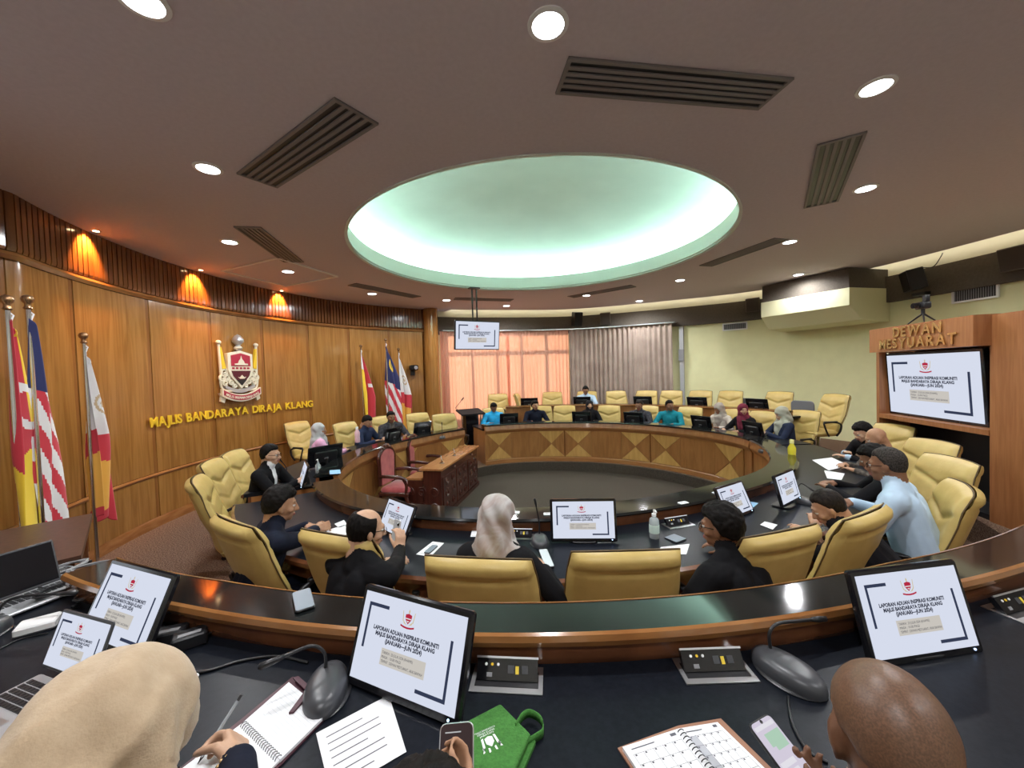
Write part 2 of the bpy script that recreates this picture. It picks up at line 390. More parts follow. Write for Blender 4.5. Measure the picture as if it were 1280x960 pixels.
# ceiling with the round opening
RC = 2.7
mb = MB(); vs = []; fs = []; A = [i*1.5 for i in range(240)]
def redge(th):
    t = (th+180) % 360-180
    return rw(th)-.42 if -21 < t < 113.5 else rw(th)+.15
for th in A:
    r1 = redge(th)
    vs += [pol(th, RC, Z_CEIL), pol(th, RC+.02, Z_CEIL), pol(th, (RC+r1)/2, Z_CEIL), pol(th, r1, Z_CEIL), pol(th, r1, Z_CEIL+.04), pol(th, RC+.3, Z_CEIL+.04)]
N_ = len(A)
for i in range(N_):
    a, b = 6*i, 6*((i+1) % N_); fs += [(a+k, a+k+1, b+k+1, b+k) for k in range(5)]
ceil = mb.add(vs, fs).build('ceiling', CEIL); tag(ceil, kind='structure')
mb = MB()
prof = [(RC-.0, 4.09), (RC+.035, 4.085), (RC+.035, 4.10), (RC+.03, 4.11), (RC+.03, 4.13), (RC, 4.14), (RC+.02, 4.37), (RC+.05, 4.385), (RC+.10, 4.37), (RC+.11, 4.30), (RC+.42, 4.29), (RC+.44, 4.45), (RC+.32, 4.60), (RC, 4.75), (2.2, 4.88), (1.5, 4.98), (.8, 5.03), (.0008, 5.05)]
K = len(prof); n = 120; vs = [pol(3*i, r, z) for r, z in prof for i in range(n)]
fs = [(j*n+i, j*n+(i+1) % n, (j+1)*n+(i+1) % n, (j+1)*n+i) for j in range(K-1) for i in range(n)]
mb.add(vs, fs); mb.m = [1 if j < 10 else 0 for j in range(K-1) for i in range(n)]
tag(mb.build('ceiling_dome', [DOME, LIP], smooth=30), 'round recessed dome with pale green cove light', kind='structure')
COVE = emit('cove_led', (.66, 1.0, .93), 15.0)
mb = MB().tube([pol(3*i, RC+.30, 4.325) for i in range(120)], .03, 6, closed=True)
tag(mb.build('cove_light_ring', COVE, smooth=180), 'cool white light ring hidden behind the dome lip', 'light')
# bulkhead box under the pelmet at the right (air conditioner housing)
bk0, bk1 = at(976, 348, 3.95), at(1098, 338, 3.95)
bk = thing('air_conditioner_housing', 'boxed air conditioner bulkhead with taupe top and cream front', 'bulkhead')
tA, tB = 29.6, 14.2
wb = lambda th: rw(th)
mb = MB(); ring_sweep(mb, [(-1.05, 3.70), (-.02, 3.70), (-.02, 4.08), (-1.05, 4.08)], tA, tB, 1, wb); mb.build('upper_box', PELMET, bk)
mb = MB(); ring_sweep(mb, [(-1.07, 3.36), (-.75, 3.08), (-.02, 3.04), (-.02, 3.70), (-1.07, 3.70)], tA+.15, tB-.15, 1, wb); mb.build('lower_box', plain('cream_bulkhead', (.72, .70, .45), .7), bk)

# ================================================================ CEILING LIGHTS
LAMP = emit('downlight_lens', (.95, .98, 1), 8)
def make_downlight(p, label, group, watt=75, r=.085):
    t = thing('ceiling_downlight', label, 'light', (p.x, p.y, Z_CEIL), 0, group)
    MB().lathe([(r+.025, 0), (r+.025, -.008), (r, -.012), (r, -.002)], n=28).build('trim_ring', WHITEPL, t, 40)
    MB().lathe([(r, -.004), (r*.97, -.010), (r*.5, -.013), (.001, -.014)], n=28).build('lens', LAMP, t, 60)
    d = bpy.data.lights.new('downlight', 'SPOT'); d.energy = watt; d.color = (.97, .98, 1); d.spot_size = R(168); d.spot_blend = .6; d.shadow_soft_size = r*.8
    o = bpy.data.objects.new('downlight_source', d); COL.objects.link(o); o.parent = t; o.location = (0, 0, -.03)
for px, lb in (((685, 30), 'lit downlight beside the end of the long vent on the near side of the dome'), ((1095, 108), 'lit downlight beyond the other end of the long vent'), ((1082, 235), 'lit downlight beside the short vent right of the dome'), ((987, 302), 'lit downlight at the vent between dome and air conditioner housing'),
               ((850, 350), 'lit downlight between the dome and the grey-beige curtain'), ((998, 343), 'lit downlight over the air conditioner housing'), ((260, 210), 'lit downlight at the end of the vent over the flags'), ((287, 302), 'lit downlight at the vent before the wood wall'),
               ((360, 339), 'lit downlight over the square ceiling hatch'), ((465, 367), 'lit downlight over the flags beside the column'), ((558, 375), 'lit downlight over the hanging television, next to its vent'), ((633, 382), 'lit downlight before the salmon curtain, beyond the hanging television'),
               ((733, 369), 'lit downlight on the vent over the window curtains'), ((799, 376), 'lit downlight before the grey-beige curtain'), ((178, 0), 'lit downlight over the side table with laptops')):
    make_downlight(at(px[0], px[1], Z_CEIL), lb, 'recessed ceiling downlights')
for x, y in ((-.4, -.3), (2.4, -.2), (4.8, .6), (6.4, 3.6)):  # unseen lamps out of view, added for illumination in the pattern of the others
    make_downlight(Vector((x, y, 0)), 'unseen downlight added for illumination over the aisle behind the curved black desk', 'recessed ceiling downlights')
WARM = emit('warm_spot_lens', (1, .68, .35), 12)
for px, lb in (((120, 288), 'small warm spot over the council flag near the gold lettering'), ((251, 337), 'small warm spot over the first words of the gold lettering'), ((352, 363), 'small warm spot over the last words of the gold lettering'), ((417, 380), 'small warm spot between the gold lettering and the state flag'), ((437, 382), 'small warm spot over the state flag by the head desk'), ((499, 391), 'small warm spot over the security camera')):
    p = at(px[0], px[1], Z_CEIL)
    t = thing('wall_washer_spot', lb, 'light', (p.x, p.y, Z_CEIL), 0, 'warm spots along the wood wall')
    MB().lathe([(.045, 0), (.045, -.008), (.03, -.01), (.03, -.002)], n=20).build('trim_ring', CHROME, t, 40)
    MB().lathe([(.03, -.003), (.02, -.008), (.001, -.009)], n=20).build('lens', WARM, t, 60)
    d = bpy.data.lights.new('spot', 'SPOT'); d.energy = 120; d.color = (1, .42, .10); d.spot_size = R(84); d.spot_blend = .6; d.shadow_soft_size = .03
    o = bpy.data.objects.new('spot_source', d); COL.objects.link(o); o.parent = t; o.location = (0, 0, -.02)
    out = Vector((p.x-CX, p.y-CY, 0)).normalized(); o.rotation_euler = (out*.62+Vector((0, 0, -1))).to_track_quat('-Z', 'Y').to_euler()
# air vents in the ceiling
def make_vent(e0, e1, w, label, slats=5):
    a, b = at(*e0, Z_CEIL), at(*e1, Z_CEIL); c = (a+b)/2; Lg = (b-a).length; ang = math.atan2(b.y-a.y, b.x-a.x)
    t = thing('ceiling_air_vent', label, 'vent', (c.x, c.y, Z_CEIL), ang, 'slotted air vents in the ceiling')
    MB().box((0, 0, -.002), (Lg, w, .004)).build('backing', BLACKPL, t)
    f = MB()
    for s in (-1, 1): f.box((0, s*(w/2-.012), -.008), (Lg, .024, .016)); f.box((s*(Lg/2-.012), 0, -.008), (.024, w-.048, .016))
    f.build('frame', VENTG, t)
    p = (w-.048)/slats; sm = MB().box((0, 0, 0), (Lg-.048, p*.5, .010)).mesh('slat', VENTG)
    for k in range(slats-1): link('slat', sm, t, loc=(0, -w/2+.024+p*(k+1), -.009))
VENTG = plain('vent_grey', (.22, .20, .20), .6)
make_vent((322, 225), (447, 138), .34, 'slotted grey air vent between two downlights over the flags')
make_vent((702, 94), (969, 117), .30, 'long slotted grey air vent beside the dome on the near side')
make_vent((1052, 172), (1026, 255), .32, 'slotted grey air vent beside a downlight, right of the dome')
make_vent((309, 283), (367, 327), .3, 'slotted grey air vent beside the wood wall downlights')
make_vent((882, 332), (977, 298), .28, 'slotted air vent between dome and air conditioner housing')
make_vent((440, 355), (521, 371), .28, 'slotted air vent between dome and wood wall flags')
make_vent((568, 373), (640, 375), .28, 'slotted air vent over the hanging television', 4)
make_vent((713, 371), (792, 357), .28, 'slotted air vent over the window curtains', 4)
# access hatch trim
a, b, c = at(277, 338, Z_CEIL), at(357, 357, Z_CEIL), at(422, 345, Z_CEIL)
d = a+c-b
t = thing('ceiling_hatch', 'square ceiling access hatch with white trim by the wood wall', 'hatch')
for p, q in ((a, b), (b, c), (c, d), (d, a)):
    MB().tube([p-Vector((0, 0, .004)), q-Vector((0, 0, .004))], .022, 4).build('trim_bar', WHITEPL, t)
m_ = (a+b+c+d)/4
MB().add([p+(m_-p)*.03-Vector((0, 0, .003)) for p in (a, b, c, d)], [(0, 1, 2, 3)]).build('hatch_panel', CEIL, t)

# ================================================================ CURTAINS
def translucent(name, c_ref, c_tr, mix):
    m = bpy.data.materials.new(name); m.use_nodes = True; nt = m.node_tree; nt.nodes.clear(); N = nt.nodes; L = nt.links
    d = N.new('ShaderNodeBsdfDiffuse'); t = N.new('ShaderNodeBsdfTranslucent'); x = N.new('ShaderNodeMixShader'); o = N.new('ShaderNodeOutputMaterial')
    d.inputs[0].default_value = (*c_ref, 1); t.inputs[0].default_value = (*c_tr, 1); x.inputs[0].default_value = mix
    L.new(d.outputs[0], x.inputs[1]); L.new(t.outputs[0], x.inputs[2]); L.new(x.outputs[0], o.inputs[0]); return m
CUR_L = translucent('salmon_sheer_curtain', (.60, .36, .28), (.80, .36, .22), .55)
CUR_R = noisy('grey_beige_curtain', (.36, .28, .23), (.44, .35, .29), (3, 3, 3), 3, .85, sheen=.3)
def curtain(name, t0, t1, mat, folds, label, amp, seed, z0=.5, z1=3.5):
    rnd = random.Random(seed); n = folds*10; mb = MB(); zs = [z0+(z1-z0)*k/7 for k in range(8)]; vs = []
    ph = [rnd.uniform(-.6, .6) for _ in range(folds+2)]; am = [rnd.uniform(.5, 1.25) for _ in range(folds+2)]
    for i in range(n+1):
        u = i/10; k = int(u); f = u-k
        p = ph[k]*(1-f)+ph[k+1]*f; a = am[k]*(1-f)+am[k+1]*f
        for j, z in enumerate(zs):
            h = (z-z0)/(z1-z0); th = t0+(t1-t0)*(i+ (1-h)*1.6*math.sin(u*.9+seed))/n
            s = math.sin(2*math.pi*u+p*(1.3-h)); o = amp*a*(.55+.45*(1-h))*(abs(s)**.7*math.copysign(1, s))
            vs.append(pol(th, rw(min(max(th, t0 if t0 < t1 else t1), max(t0, t1)))-.22+o, z))
    K = 8; fs = [(i*K+j, (i+1)*K+j, (i+1)*K+j+1, i*K+j+1) for i in range(n) for j in range(K-1)]
    mb.add(vs, fs); o = mb.build(name, mat, smooth=180); return tag(o, label, 'curtain')
curtain('window_curtain', 115.8, 95.0, CUR_L, 19, 'salmon sheer curtain glowing in front of the window behind the hanging television', .035, 1)
curtain('window_curtain', 96.0, 77.4, CUR_L, 17, 'salmon sheer curtain glowing in front of the window, next to the grey curtain', .035, 2)
curtain('window_curtain', 77.2, 50.2, CUR_R, 21, 'heavy grey-beige pleated curtain beside the yellow wall', .06, 3)
mb = MB(); ring_sweep(mb, [(-.30, 3.505), (-.12, 3.505), (-.12, 3.53), (-.30, 3.53)], 49.5, 115, 60, wall_r)
tag(mb.build('curtain_rail', ALU), 'thin metal curtain rail under the taupe pelmet', 'rail')
# grey cable duct at the curtain's edge
pd = pol(48.6, rw(48.6)-.06, 0)
t = thing('cable_duct', 'grey vertical cable duct between curtain and yellow wall', 'duct', (pd.x, pd.y, .5), R(48.6))
MB().box((0, 0, 1.45), (.07, .11, 2.9)).build('duct_cover', plain('duct_grey', (.42, .43, .45), .5), t)
MB().box((-.04, 0, 2.1), (.05, .14, .32)).build('junction_box', GREYPL, t)
# ================================================================ DESKS
def inner_desk(name, label, t0, t1, n, top_mat, panels, seams=(), fascia=.0):
    t = thing(name, label, 'desk', pol((t0+t1)/2, rin((t0+t1)/2)+.4, Z_IN)); off = -t.location
    def part(nm, prof, mat, sm=30, a=t0, b=t1):
        mb = MB(); ring_sweep(mb, prof, a, b, n); mb.v = [tuple(Vector(v)+off) for v in mb.v]; return mb.build(nm, mat, t, sm)
    part('front_panel', [(0, Z_IN), (.03, Z_IN), (.03, .98), (0, .98)], W_DESK)
    part('plinth', [(-.025, Z_IN), (.0, Z_IN), (.0, .29), (-.012, .30), (-.025, .28)], W_DESKTOP)
    part('moulding', [(-.015, .90), (.0, .90), (.0, .98), (-.055, .98), (-.05, .95), (-.03, .935)], W_DESKTOP)
    part('fascia', [(-.06, .975), (.0, .975), (.02, 1.07), (-.035, 1.07)], W_DESK)
    part('ledge', [(-.05, 1.07), (.22, 1.07), (.235, 1.085), (.22, 1.10), (-.05, 1.10), (-.065, 1.085)], top_mat, 25)
    part('riser_board', [(.17, .99), (.205, .99), (.21, 1.03), (.205, 1.07), (.17, 1.07)], W_FRAME)
    part('worktop', [(.18, .955), (.93, .955), (.93, .995), (.18, .995)], BLACKTOP)
    part('edge_trim', [(.93, .95), (.955, .96), (.955, .985), (.93, .998)], W_FRAME)
    part('apron', [(.86, .84), (.89, .84), (.89, .955), (.86, .955)], W_FRAME)
    part('modesty_panel', [(.50, Z_IN), (.53, Z_IN), (.53, .955), (.50, .955)], W_DESK)
    for th in (t0+.15, t1-.15):
        part('end_panel', [(.03, Z_IN), (.88, Z_IN), (.88, .955), (.03, .955)], W_DESK, 30, th-.12, th+.12)
    # marquetry: four triangles meeting at a point, in pairs, with plain leaves between
    for kind, a, b in panels:
        z0, z1 = .31, .89; zm = (z0+z1)/2; m = (a+b)/2
        def tri(ps, mat, nm):
            q = [pol(th, rin(th)-.001, z)+off for th, z in ps]; q2 = [pol(th, rin(th)-.009, z)+off for th, z in ps]; k = len(q)
            MB().add(q+q2, [tuple(range(k)), tuple(range(k, 2*k))]+[(i, (i+1) % k, k+(i+1) % k, k+i) for i in range(k)]).build(nm, mat, t)
        if kind == 'x':
            g = .04*(1 if b > a else -1)
            tri([(a+g, z1), (b-g, z1), (m, zm+.01)], W_LIGHT, 'pale_inlay'); tri([(a+g, z0), (b-g, z0), (m, zm-.01)], W_LIGHT, 'pale_inlay')
            tri([(a, z0+.01), (a, z1-.01), (m-g, zm)], W_MID, 'dark_inlay'); tri([(b, z0+.01), (b, z1-.01), (m+g, zm)], W_MID, 'dark_inlay')
        else:
            mb = MB(); ring_sweep(mb, [(-.008, z0), (0, z0), (0, z1), (-.008, z1)], a+.1, b-.1, 6); mb.v = [tuple(Vector(v)+off) for v in mb.v]; mb.build('plain_panel', W_MID, t, 30)
    for s in seams:
        part('seam_strip', [(-.014, .29), (0, .29), (0, .91), (-.014, .91)], W_FRIEZE, 30, s-.15, s+.15)
    return t
def module(a, wx=11.4, wp=12.6):
    return [('x', a, a+wx), ('p', a+wx, a+wx+wp), ('x', a+wx+wp, a+2*wx+wp)]
M_ = 2*11.4+12.6
far_p = []; seams = []
a = 111.5
for k in range(3):
    far_p += [(q[0], a-(q[2]-0), a-(q[1]-0)) for q in module(0)]; a -= M_; seams.append(a-.25); a -= .5
far_p = [(k, x, y) for k, x, y in far_p if x > 1]
far_desk = inner_desk('curved_desk', 'curved wooden desk with diamond marquetry front standing before the curtains', 0, 112.5, 100, MARBLE, far_p+[('x', 1.5, 6)] if False else far_p, [s for s in seams if s > 2])
left_p = []; a = 124.5
for k in range(2): left_p += module(a, 12.2, 13.4); a += 38.2
left_desk = inner_desk('curved_desk', 'curved wooden head desk with diamond marquetry beside the wood wall', 123.5, 207, 70, MARBLE, [q for q in left_p if q[2] < 206], [162.4])
near_desk = inner_desk('curved_desk', 'curved black-topped desk with the hand sanitizer, on the lower tier', -147, -1.0, 120, MARBLE, [])

def outer_desk(name, label, t0, t1, t0w, n, dp=.88):
    t = thing(name, label, 'desk', pol((t0+t1)/2, rout((t0+t1)/2)+.4, Z_OUT)); off = -t.location
    def part(nm, prof, mat, sm=30, a=t0, b=t1):
        mb = MB(); ring_sweep(mb, prof, a, b, n, rout); mb.v = [tuple(Vector(v)+off) for v in mb.v]; return mb.build(nm, mat, t, sm)
    part('front_panel', [(.0, Z_IN), (.03, Z_IN), (.03, 1.31), (0, 1.31)], W_DESK)
    part('ledge', [(-.03, 1.325), (.145, 1.325), (.145, 1.355), (-.03, 1.355)], MARBLE)
    part('ledge_nosing', [(.145, 1.31), (.158, 1.315), (.165, 1.335), (.158, 1.353), (.145, 1.358)], W_RAIL)
    part('ledge_lip', [(-.03, 1.31), (-.04, 1.32), (-.042, 1.34), (-.036, 1.357), (-.03, 1.358)], W_RAIL)
    part('riser_board', [(.09, 1.24), (.135, 1.24), (.15, 1.275), (.145, 1.325), (.09, 1.325)], W_FRAME)
    part('worktop', [(.10, 1.20), (dp, 1.20), (dp, 1.24), (.10, 1.24)], BLACKTOP, 30, t0w, t1)
    part('edge_trim', [(dp, 1.195), (dp+.03, 1.21), (dp+.03, 1.23), (dp, 1.243)], W_FRAME, 30, t0w, t1)
    part('modesty_panel', [(.40, Z_OUT), (.43, Z_OUT), (.43, 1.20), (.40, 1.20)], W_DESK)
    return t
outer_near = outer_desk('curved_desk', 'curved black desk with the green bag and open notebooks', -121.8, -50, -128.4, 90)
outer_far = outer_desk('curved_desk', 'curved wooden desk of the raised back row before the curtains', 16, 98, 16, 80, .52)
# side table carrying laptops and cables, at the left end of the near desk
tb = thing('side_table', 'brown side table covered with cables and laptops beside the flags', 'table', at(20, 800, Z_OUT))
tb.location = pol(-135.5, rout(-130)+.42, Z_OUT); tb.rotation_euler = (0, 0, R(-135.5))
MB().box((.0, 0, .72), (.95, 1.08, .04)).build('table_top', noisy('brown_table_laminate', (.06, .028, .018), (.085, .04, .026), (30, 30, 30), 3, .4), tb)
for sx in (-1, 1):
    for sy in (-1, 1): MB().box((sx*.42, sy*.48, .35), (.05, .05, .70)).build('leg', W_FRAME, tb)
MB().box((-.42, 0, .45), (.02, .9, .45)).build('modesty_panel', W_FRAME, tb)

# ---------------------------------------------------------------- carved clerk desk and its two chairs
pN, pF = at(551, 586, .8), at(596, 557, .8)
ang = math.atan2(pF.y-pN.y, pF.x-pN.x); Lc = (pF-pN).length
ck = thing('clerk_desk', 'carved dark mahogany two-level clerk desk in the well', 'desk', (pN.x, pN.y, 0), ang)
# local: x runs along the desk away from the camera, y to the left
MB().box((Lc/2, .16, .785), (Lc+.06, .38, .03)).build('upper_top', W_CLERK, ck)
MB().box((Lc/2, .465, .625), (Lc, .27, .03)).build('lower_top', W_CLERK, ck)
MB().box((Lc/2, .15, .39), (Lc, .30, .76)).build('carcass', W_CARVE, ck)
MB().box((Lc/2, .16, .035), (Lc+.05, .36, .07)).build('plinth', W_CARVE, ck)
for xx in (.02, Lc-.02): MB().box((xx, .44, .30), (.04, .26, .60)).build('side_panel', W_CARVE, ck)
for k in range(3):   # carved front panels
    x0 = .04+k*(Lc-.08)/3; w = (Lc-.08)/3-.04; p = MB()
    p.box((x0+w/2+.02, -.006, .36), (w, .012, .56)); po = p.build('carved_panel', W_CARVE, ck); cv = MB()
    for i in range(2):
        for j in range(3):
            c0 = Vector((x0+w*(.28+.46*i)+.02, -.014, .17+.19*j)); rr = .07
            cv.tube([c0+Vector((rr*(1-q/26)*math.cos(q*.55+j), 0, rr*(1-q/26)*math.sin(q*.55+j))) for q in range(22)], .009, 5)
    tag(cv.build('scroll_relief', W_CARVE, po, 40), kind='stuff')
for xe in (-.004,):
    cv = MB()
    for i in range(3):
        for j in range(2):
            c0 = Vector((xe, .12+.21*i, .18+.24*j)); rr = .08
            cv.tube([c0+Vector((0, rr*(1-q/26)*math.cos(q*.55+i), rr*(1-q/26)*math.sin(q*.55+i))) for q in range(22)], .009, 5)
    tag(cv.build('scroll_relief', W_CARVE, ck, 40), kind='stuff')
for k in range(2): MB().ball((Lc*(.3+.5*k), -.02, .70), (.035, .012, .02)).build('silver_rosette', CHROME, ck, 180)
PINK = noisy('rose_velvet', (.40, .06, .07), (.52, .11, .11), (9, 9, 9), 3, .75, sheen=.4)
def red_chair(loc, rz, label):
    t = thing('carved_armchair', label, 'chair', loc, rz, 'rose clerk armchairs')
    MB().rbox((0, 0, 0), (.50, .11, .48), .06, M=T((0, .02, .45))@RX(R(90))).build('seat_cushion', PINK, t, 50)
    MB().rbox((0, .02, .40), (.54, .52, .07), .02).build('seat_rail', W_CARVE, t, 40)
    mb = MB(); prof = []
    for k in range(25):
        a = math.pi*k/24; prof.append((.21*math.cos(a)*(1+.0*k), .93+.14*math.sin(a)))
    prof = [(.19, .52)]+prof+[(-.19, .52)]
    mb.prism(prof, -.26, -.20, M=None).build('backrest_pad', PINK, t, 40)
    MB().tube([(x*1.12, -.23, z+.0 if z < .6 else .93+(z-.93)*1.2) for x, z in prof]+[(-.2, -.22, .40)], .03, 8).build('back_frame', W_CARVE, t, 60)
    cr = MB(); cr.ball((0, -.23, 1.12), (.11, .03, .045))
    for s in (-1, 1): cr.ball((s*.11, -.23, 1.09), (.06, .028, .035)); cr.ball((s*.17, -.23, 1.05), (.04, .025, .03))
    cr.build('carved_crest', W_CARVE, t, 180)
    for s in (-1, 1):
        MB().tube(bez([(s*.25, -.2, .68), (s*.28, 0, .69), (s*.28, .2, .67), (s*.27, .26, .62)], 6), .028, 8).build('armrest', W_CARVE, t, 60)
        MB().tube(bez([(s*.27, .2, .66), (s*.25, .24, .55), (s*.25, .22, .40)], 5), .024, 8).build('arm_post', W_CARVE, t, 60)
        MB().tube(bez([(s*.23, .22, .40), (s*.25, .26, .22), (s*.23, .24, 0)], 5), [.035]*6+[.022]*5, 8).build('leg', W_CARVE, t, 60)
        MB().tube(bez([(s*.22, -.22, .40), (s*.23, -.26, .2), (s*.22, -.32, 0)], 5), .026, 8).build('leg', W_CARVE, t, 60)
mck = T((pN.x, pN.y, 0))@RZ(ang)
for xx, lb in ((.15, 'carved armchair in rose velvet at the near end of the clerk desk'), (1.15, 'carved armchair in rose velvet at the lectern end of the clerk desk')):
    p = mck@Vector((xx, .78, 0)); red_chair(p, ang+R(180), lb)
for k, xx in enumerate((.35, .95)):  # small glass ornaments on the desk
    p = mck@Vector((xx, .12, .80)); t = thing('pen_holder', ('small chrome pen holder on the near half of the clerk desk', 'small chrome pen holder on the lectern half of the clerk desk')[k], 'pen holder', p, ang)
    MB().lathe([(.045, 0), (.045, .012), (.02, .02), (.018, .05)], n=14).build('base', CHROME, t, 40)
    MB().cyl((0, 0, .04), (.03, .03, .13), .006).build('pen', CHROME, t)

# ---------------------------------------------------------------- lectern
pl = at(588, 512, 1.36); pl.z = Z_IN
lc = thing('lectern', 'black lectern with slanted top between the two curved desks', 'lectern', pl, R(28))
MB().box((0, 0, .02), (.48, .42, .04)).build('base', BLACKPL, lc)
MB().prism([(-.15, .04), (.15, .04), (.17, 1.04), (-.17, 1.04)], -.1, .12).build('pillar', BLACKGL, lc)
MB().box((0, 0, 0), (.62, .46, .035), M=T((0, 0, 1.10))@RX(R(12))).build('reading_top', plain('matt_black_board', (.012, .012, .013), .7, spec=.2), lc)
for s in (-1, 1): MB().tube(bez([(s*.2, -.05, .04), (s*.23, -.06, .5), (s*.26, -.05, 1.06)], 6), .016, 8).build('side_rail', CHROME, lc, 60)
mc = thing('gooseneck_microphone', 'thin gooseneck microphone rising from the lectern', 'microphone', mck@Vector((0, 0, 0)))
mc.location = pl+Vector((-.16, .05, 1.11))
MB().tube([(0, 0, 0), (-.16, -.02, .05), (-.22, -.03, .10)], .006).build('stand', BLACKPL, mc)
MB().tube([(-.22, -.03, .10), (-.05, -.03, .30)], .008).build('neck', plain('maroon_rod', (.15, .03, .03), .4), mc)
MB().cyl((-.06, -.03, .29), (0, -.03, .36), .016, .014).build('head', BLACKPL, mc)

# ================================================================ YELLOW CHAIRS
def chair_back(rear):
    """front cushion or rear shell of the backrest; local x across, z up from the seat"""
    nu, nv = 30, 36; vs = []; fs = []
    for j in range(nv+1):
        v = -1+2*j/nv
        for i in range(nu+1):
            u = -1+2*i/nu
            x = u*math.sqrt(1-.22*v*v*.5*(1 if v > 0 else 1.6)); z = v*math.sqrt(1-.16*u*u*.5)
            w = .305*(1-.05*max(0, v)**2-.13*max(0, -v)**1.5); zz = .36+.37*z
            edge = max(0., (1-abs(u)**9)*(1-abs(v)**12))**.5
            curve = -.17*((v+1)/2)-.05*((v+1)/2)**2+.035*abs(u)**2.2+.02*math.exp(-((v+.45)/.3)**2)   # recline, hollow, lumbar
            if rear:
                t = -.062*edge-.02*max(0, 1-(v*.9)**2)*max(0, 1-u*u)
                g = .016*math.exp(-((v-.74-.02*u*u)/.035)**2)*(1 if abs(u) < .9 else .3)
                g += .012*math.exp(-((abs(u)-.84)/.035)**2)*(1 if v < .74 else 0)
                t += g
                if v > .76: t -= .012
            else:
                t = .055*edge
                for zc, dp in ((.30, .026), (-.25, .014), (-.62, .012)):
                    d = v-(zc+.30*abs(u)); t -= dp*math.exp(-(d/.055)**2)*max(0, 1-abs(u)**6)*max(0, 1-abs(v)**6)
                t += .012*max(0, 1-abs(v-.68)/.3)
            vs.append((x*w, curve+t, zz))
    for j in range(nv):
        for i in range(nu):
            a = j*(nu+1)+i; fs.append((a, a+1, a+nu+2, a+nu+1))
    return vs, fs
def chair_edge():
    nu, nv = 30, 36; v, _ = chair_back(False); out = []
    idx = [i for i in range(nu+1)]+[j*(nu+1)+nu for j in range(1, nv+1)]+[nv*(nu+1)+i for i in range(nu-1, -1, -1)]+[j*(nu+1) for j in range(nv-1, 0, -1)]
    return [Vector(v[k]) for k in idx]
SEATZ = .42
def make_chair():
    t = thing('office_chair', 'x', 'chair')
    M = T((0, -.17, SEATZ))
    MB().add(*chair_back(False), M=M).build('backrest', LEATHER, t, 180)
    MB().add(*chair_back(True), M=M).build('back_shell', LEATHER, t, 180)
    MB().tube([M@p for p in chair_edge()], .005, 6, closed=True).build('piping', PIPING, t, 180)
    nu = 22; vs = []; fs = []
    def seat(u, v, top):
        x = u*math.sqrt(1-.2*v*v)*.27; y = v*math.sqrt(1-.2*u*u)*.27+.05; e = max(0, (1-abs(u)**8)*(1-abs(v)**8))**.5
        z = SEATZ+.03+(.05*e-.02*(1-u*u)*(1-v*v)*0-.03*max(0, v)**4 if top else -.07*e)
        return (x, y, z)
    for top in (1, 0):
        o = len(vs)
        for j in range(nu+1):
            for i in range(nu+1): vs.append(seat(-1+2*i/nu, -1+2*j/nu, top))
        for j in range(nu):
            for i in range(nu): a = o+j*(nu+1)+i; fs.append((a, a+1, a+nu+2, a+nu+1))
    MB().add(vs, fs).build('seat', LEATHER, t, 180)
    for s in (-1, 1):
        ao = MB().tube(bez([(s*.26, -.10, .40), (s*.315, -.12, .50), (s*.325, -.12, .62), (s*.32, .02, .665), (s*.315, .20, .65)], 6), .017, 8).build('armrest', BLACKPL, t, 180)
        MB().tube(bez([(s*.315, .2, .65), (s*.32, .16, .52), (s*.27, .06, .40)], 6), .015, 8).build('arm_strut', BLACKPL, ao, 180)
        MB().rbox((0, 0, 0), (.05, .025, .26), .02, M=T((s*.32, .07, .672))@RX(R(90))).build('arm_pad', BLACKPL, ao, 50)
    MB().cyl((0, 0.02, .09), (0, 0.02, .40), .028).build('gas_lift', CHROME, t, 40)
    bs = MB()
    for k in range(5):
        a = 2*math.pi*k/5; bs.tube([(0, .02, .10), (.16*math.cos(a), .02+.16*math.sin(a), .085), (.28*math.cos(a), .02+.28*math.sin(a), .065)], [.03, .024, .018], 6)
    bo = bs.build('star_base', BLACKPL, t, 50)
    for k in range(5):
        a = 2*math.pi*k/5; c = Vector((.28*math.cos(a), .02+.28*math.sin(a), .028)); n_ = Vector((-math.sin(a), math.cos(a), 0))
        MB().cyl(c-n_*.02, c+n_*.02, .028, n=12).build('castor', BLACKPL, bo, 40)
    return t
CH0 = make_chair(); CH_USED = []
def place_chair(x, y, z, rz, label, group):
    o = CH0 if not CH_USED else copy_tree(CH0); CH_USED.append(o)
    o.location = (x, y, z); o.rotation_euler = (0, 0, rz); o['label'] = label; o['category'] = 'chair'; o['group'] = group; return o
def facing_centre(p, extra=0): return math.atan2(CY-p[1], CX-p[0])-math.pi/2+R(extra)
BACKTOP = (-.40, SEATZ+.73)     # top edge of the backrest: y offset, height
def chair_px(px, py, tier, label, group, extra=0, rz=None, yoff=None):
    """the pixel shows the middle of the top of the backrest"""
    p = at(px, py, tier+BACKTOP[1]-.02)
    a = facing_centre(p, extra) if rz is None else R(rz)
    d = Vector((-math.sin(a), math.cos(a), 0))
    q = p-d*BACKTOP[0]
    return place_chair(q.x, q.y, tier, a, label, group)
def chair_polar(px, r, tier, label, group, extra=0):
    p = atr(px, 500, r, tier); return place_chair(p.x, p.y, tier, facing_centre(p, extra), label, group)
G1 = 'yellow chairs along the near lower desk'; G2 = 'yellow chairs behind the marquetry desk'; G3 = 'yellow chairs of the back row'; G4 = 'yellow chairs at the head desk'
chair_px(283, 654, Z_IN, 'yellow leather chair behind the man in the navy suit with clasped hands', G1, 0)
chair_px(412, 672, Z_IN, 'yellow leather chair behind the balding man who holds up a phone', G1, 0)
chair_px(594, 703, Z_IN, 'yellow leather chair behind the woman in the pale satin headscarf', G1, 0)
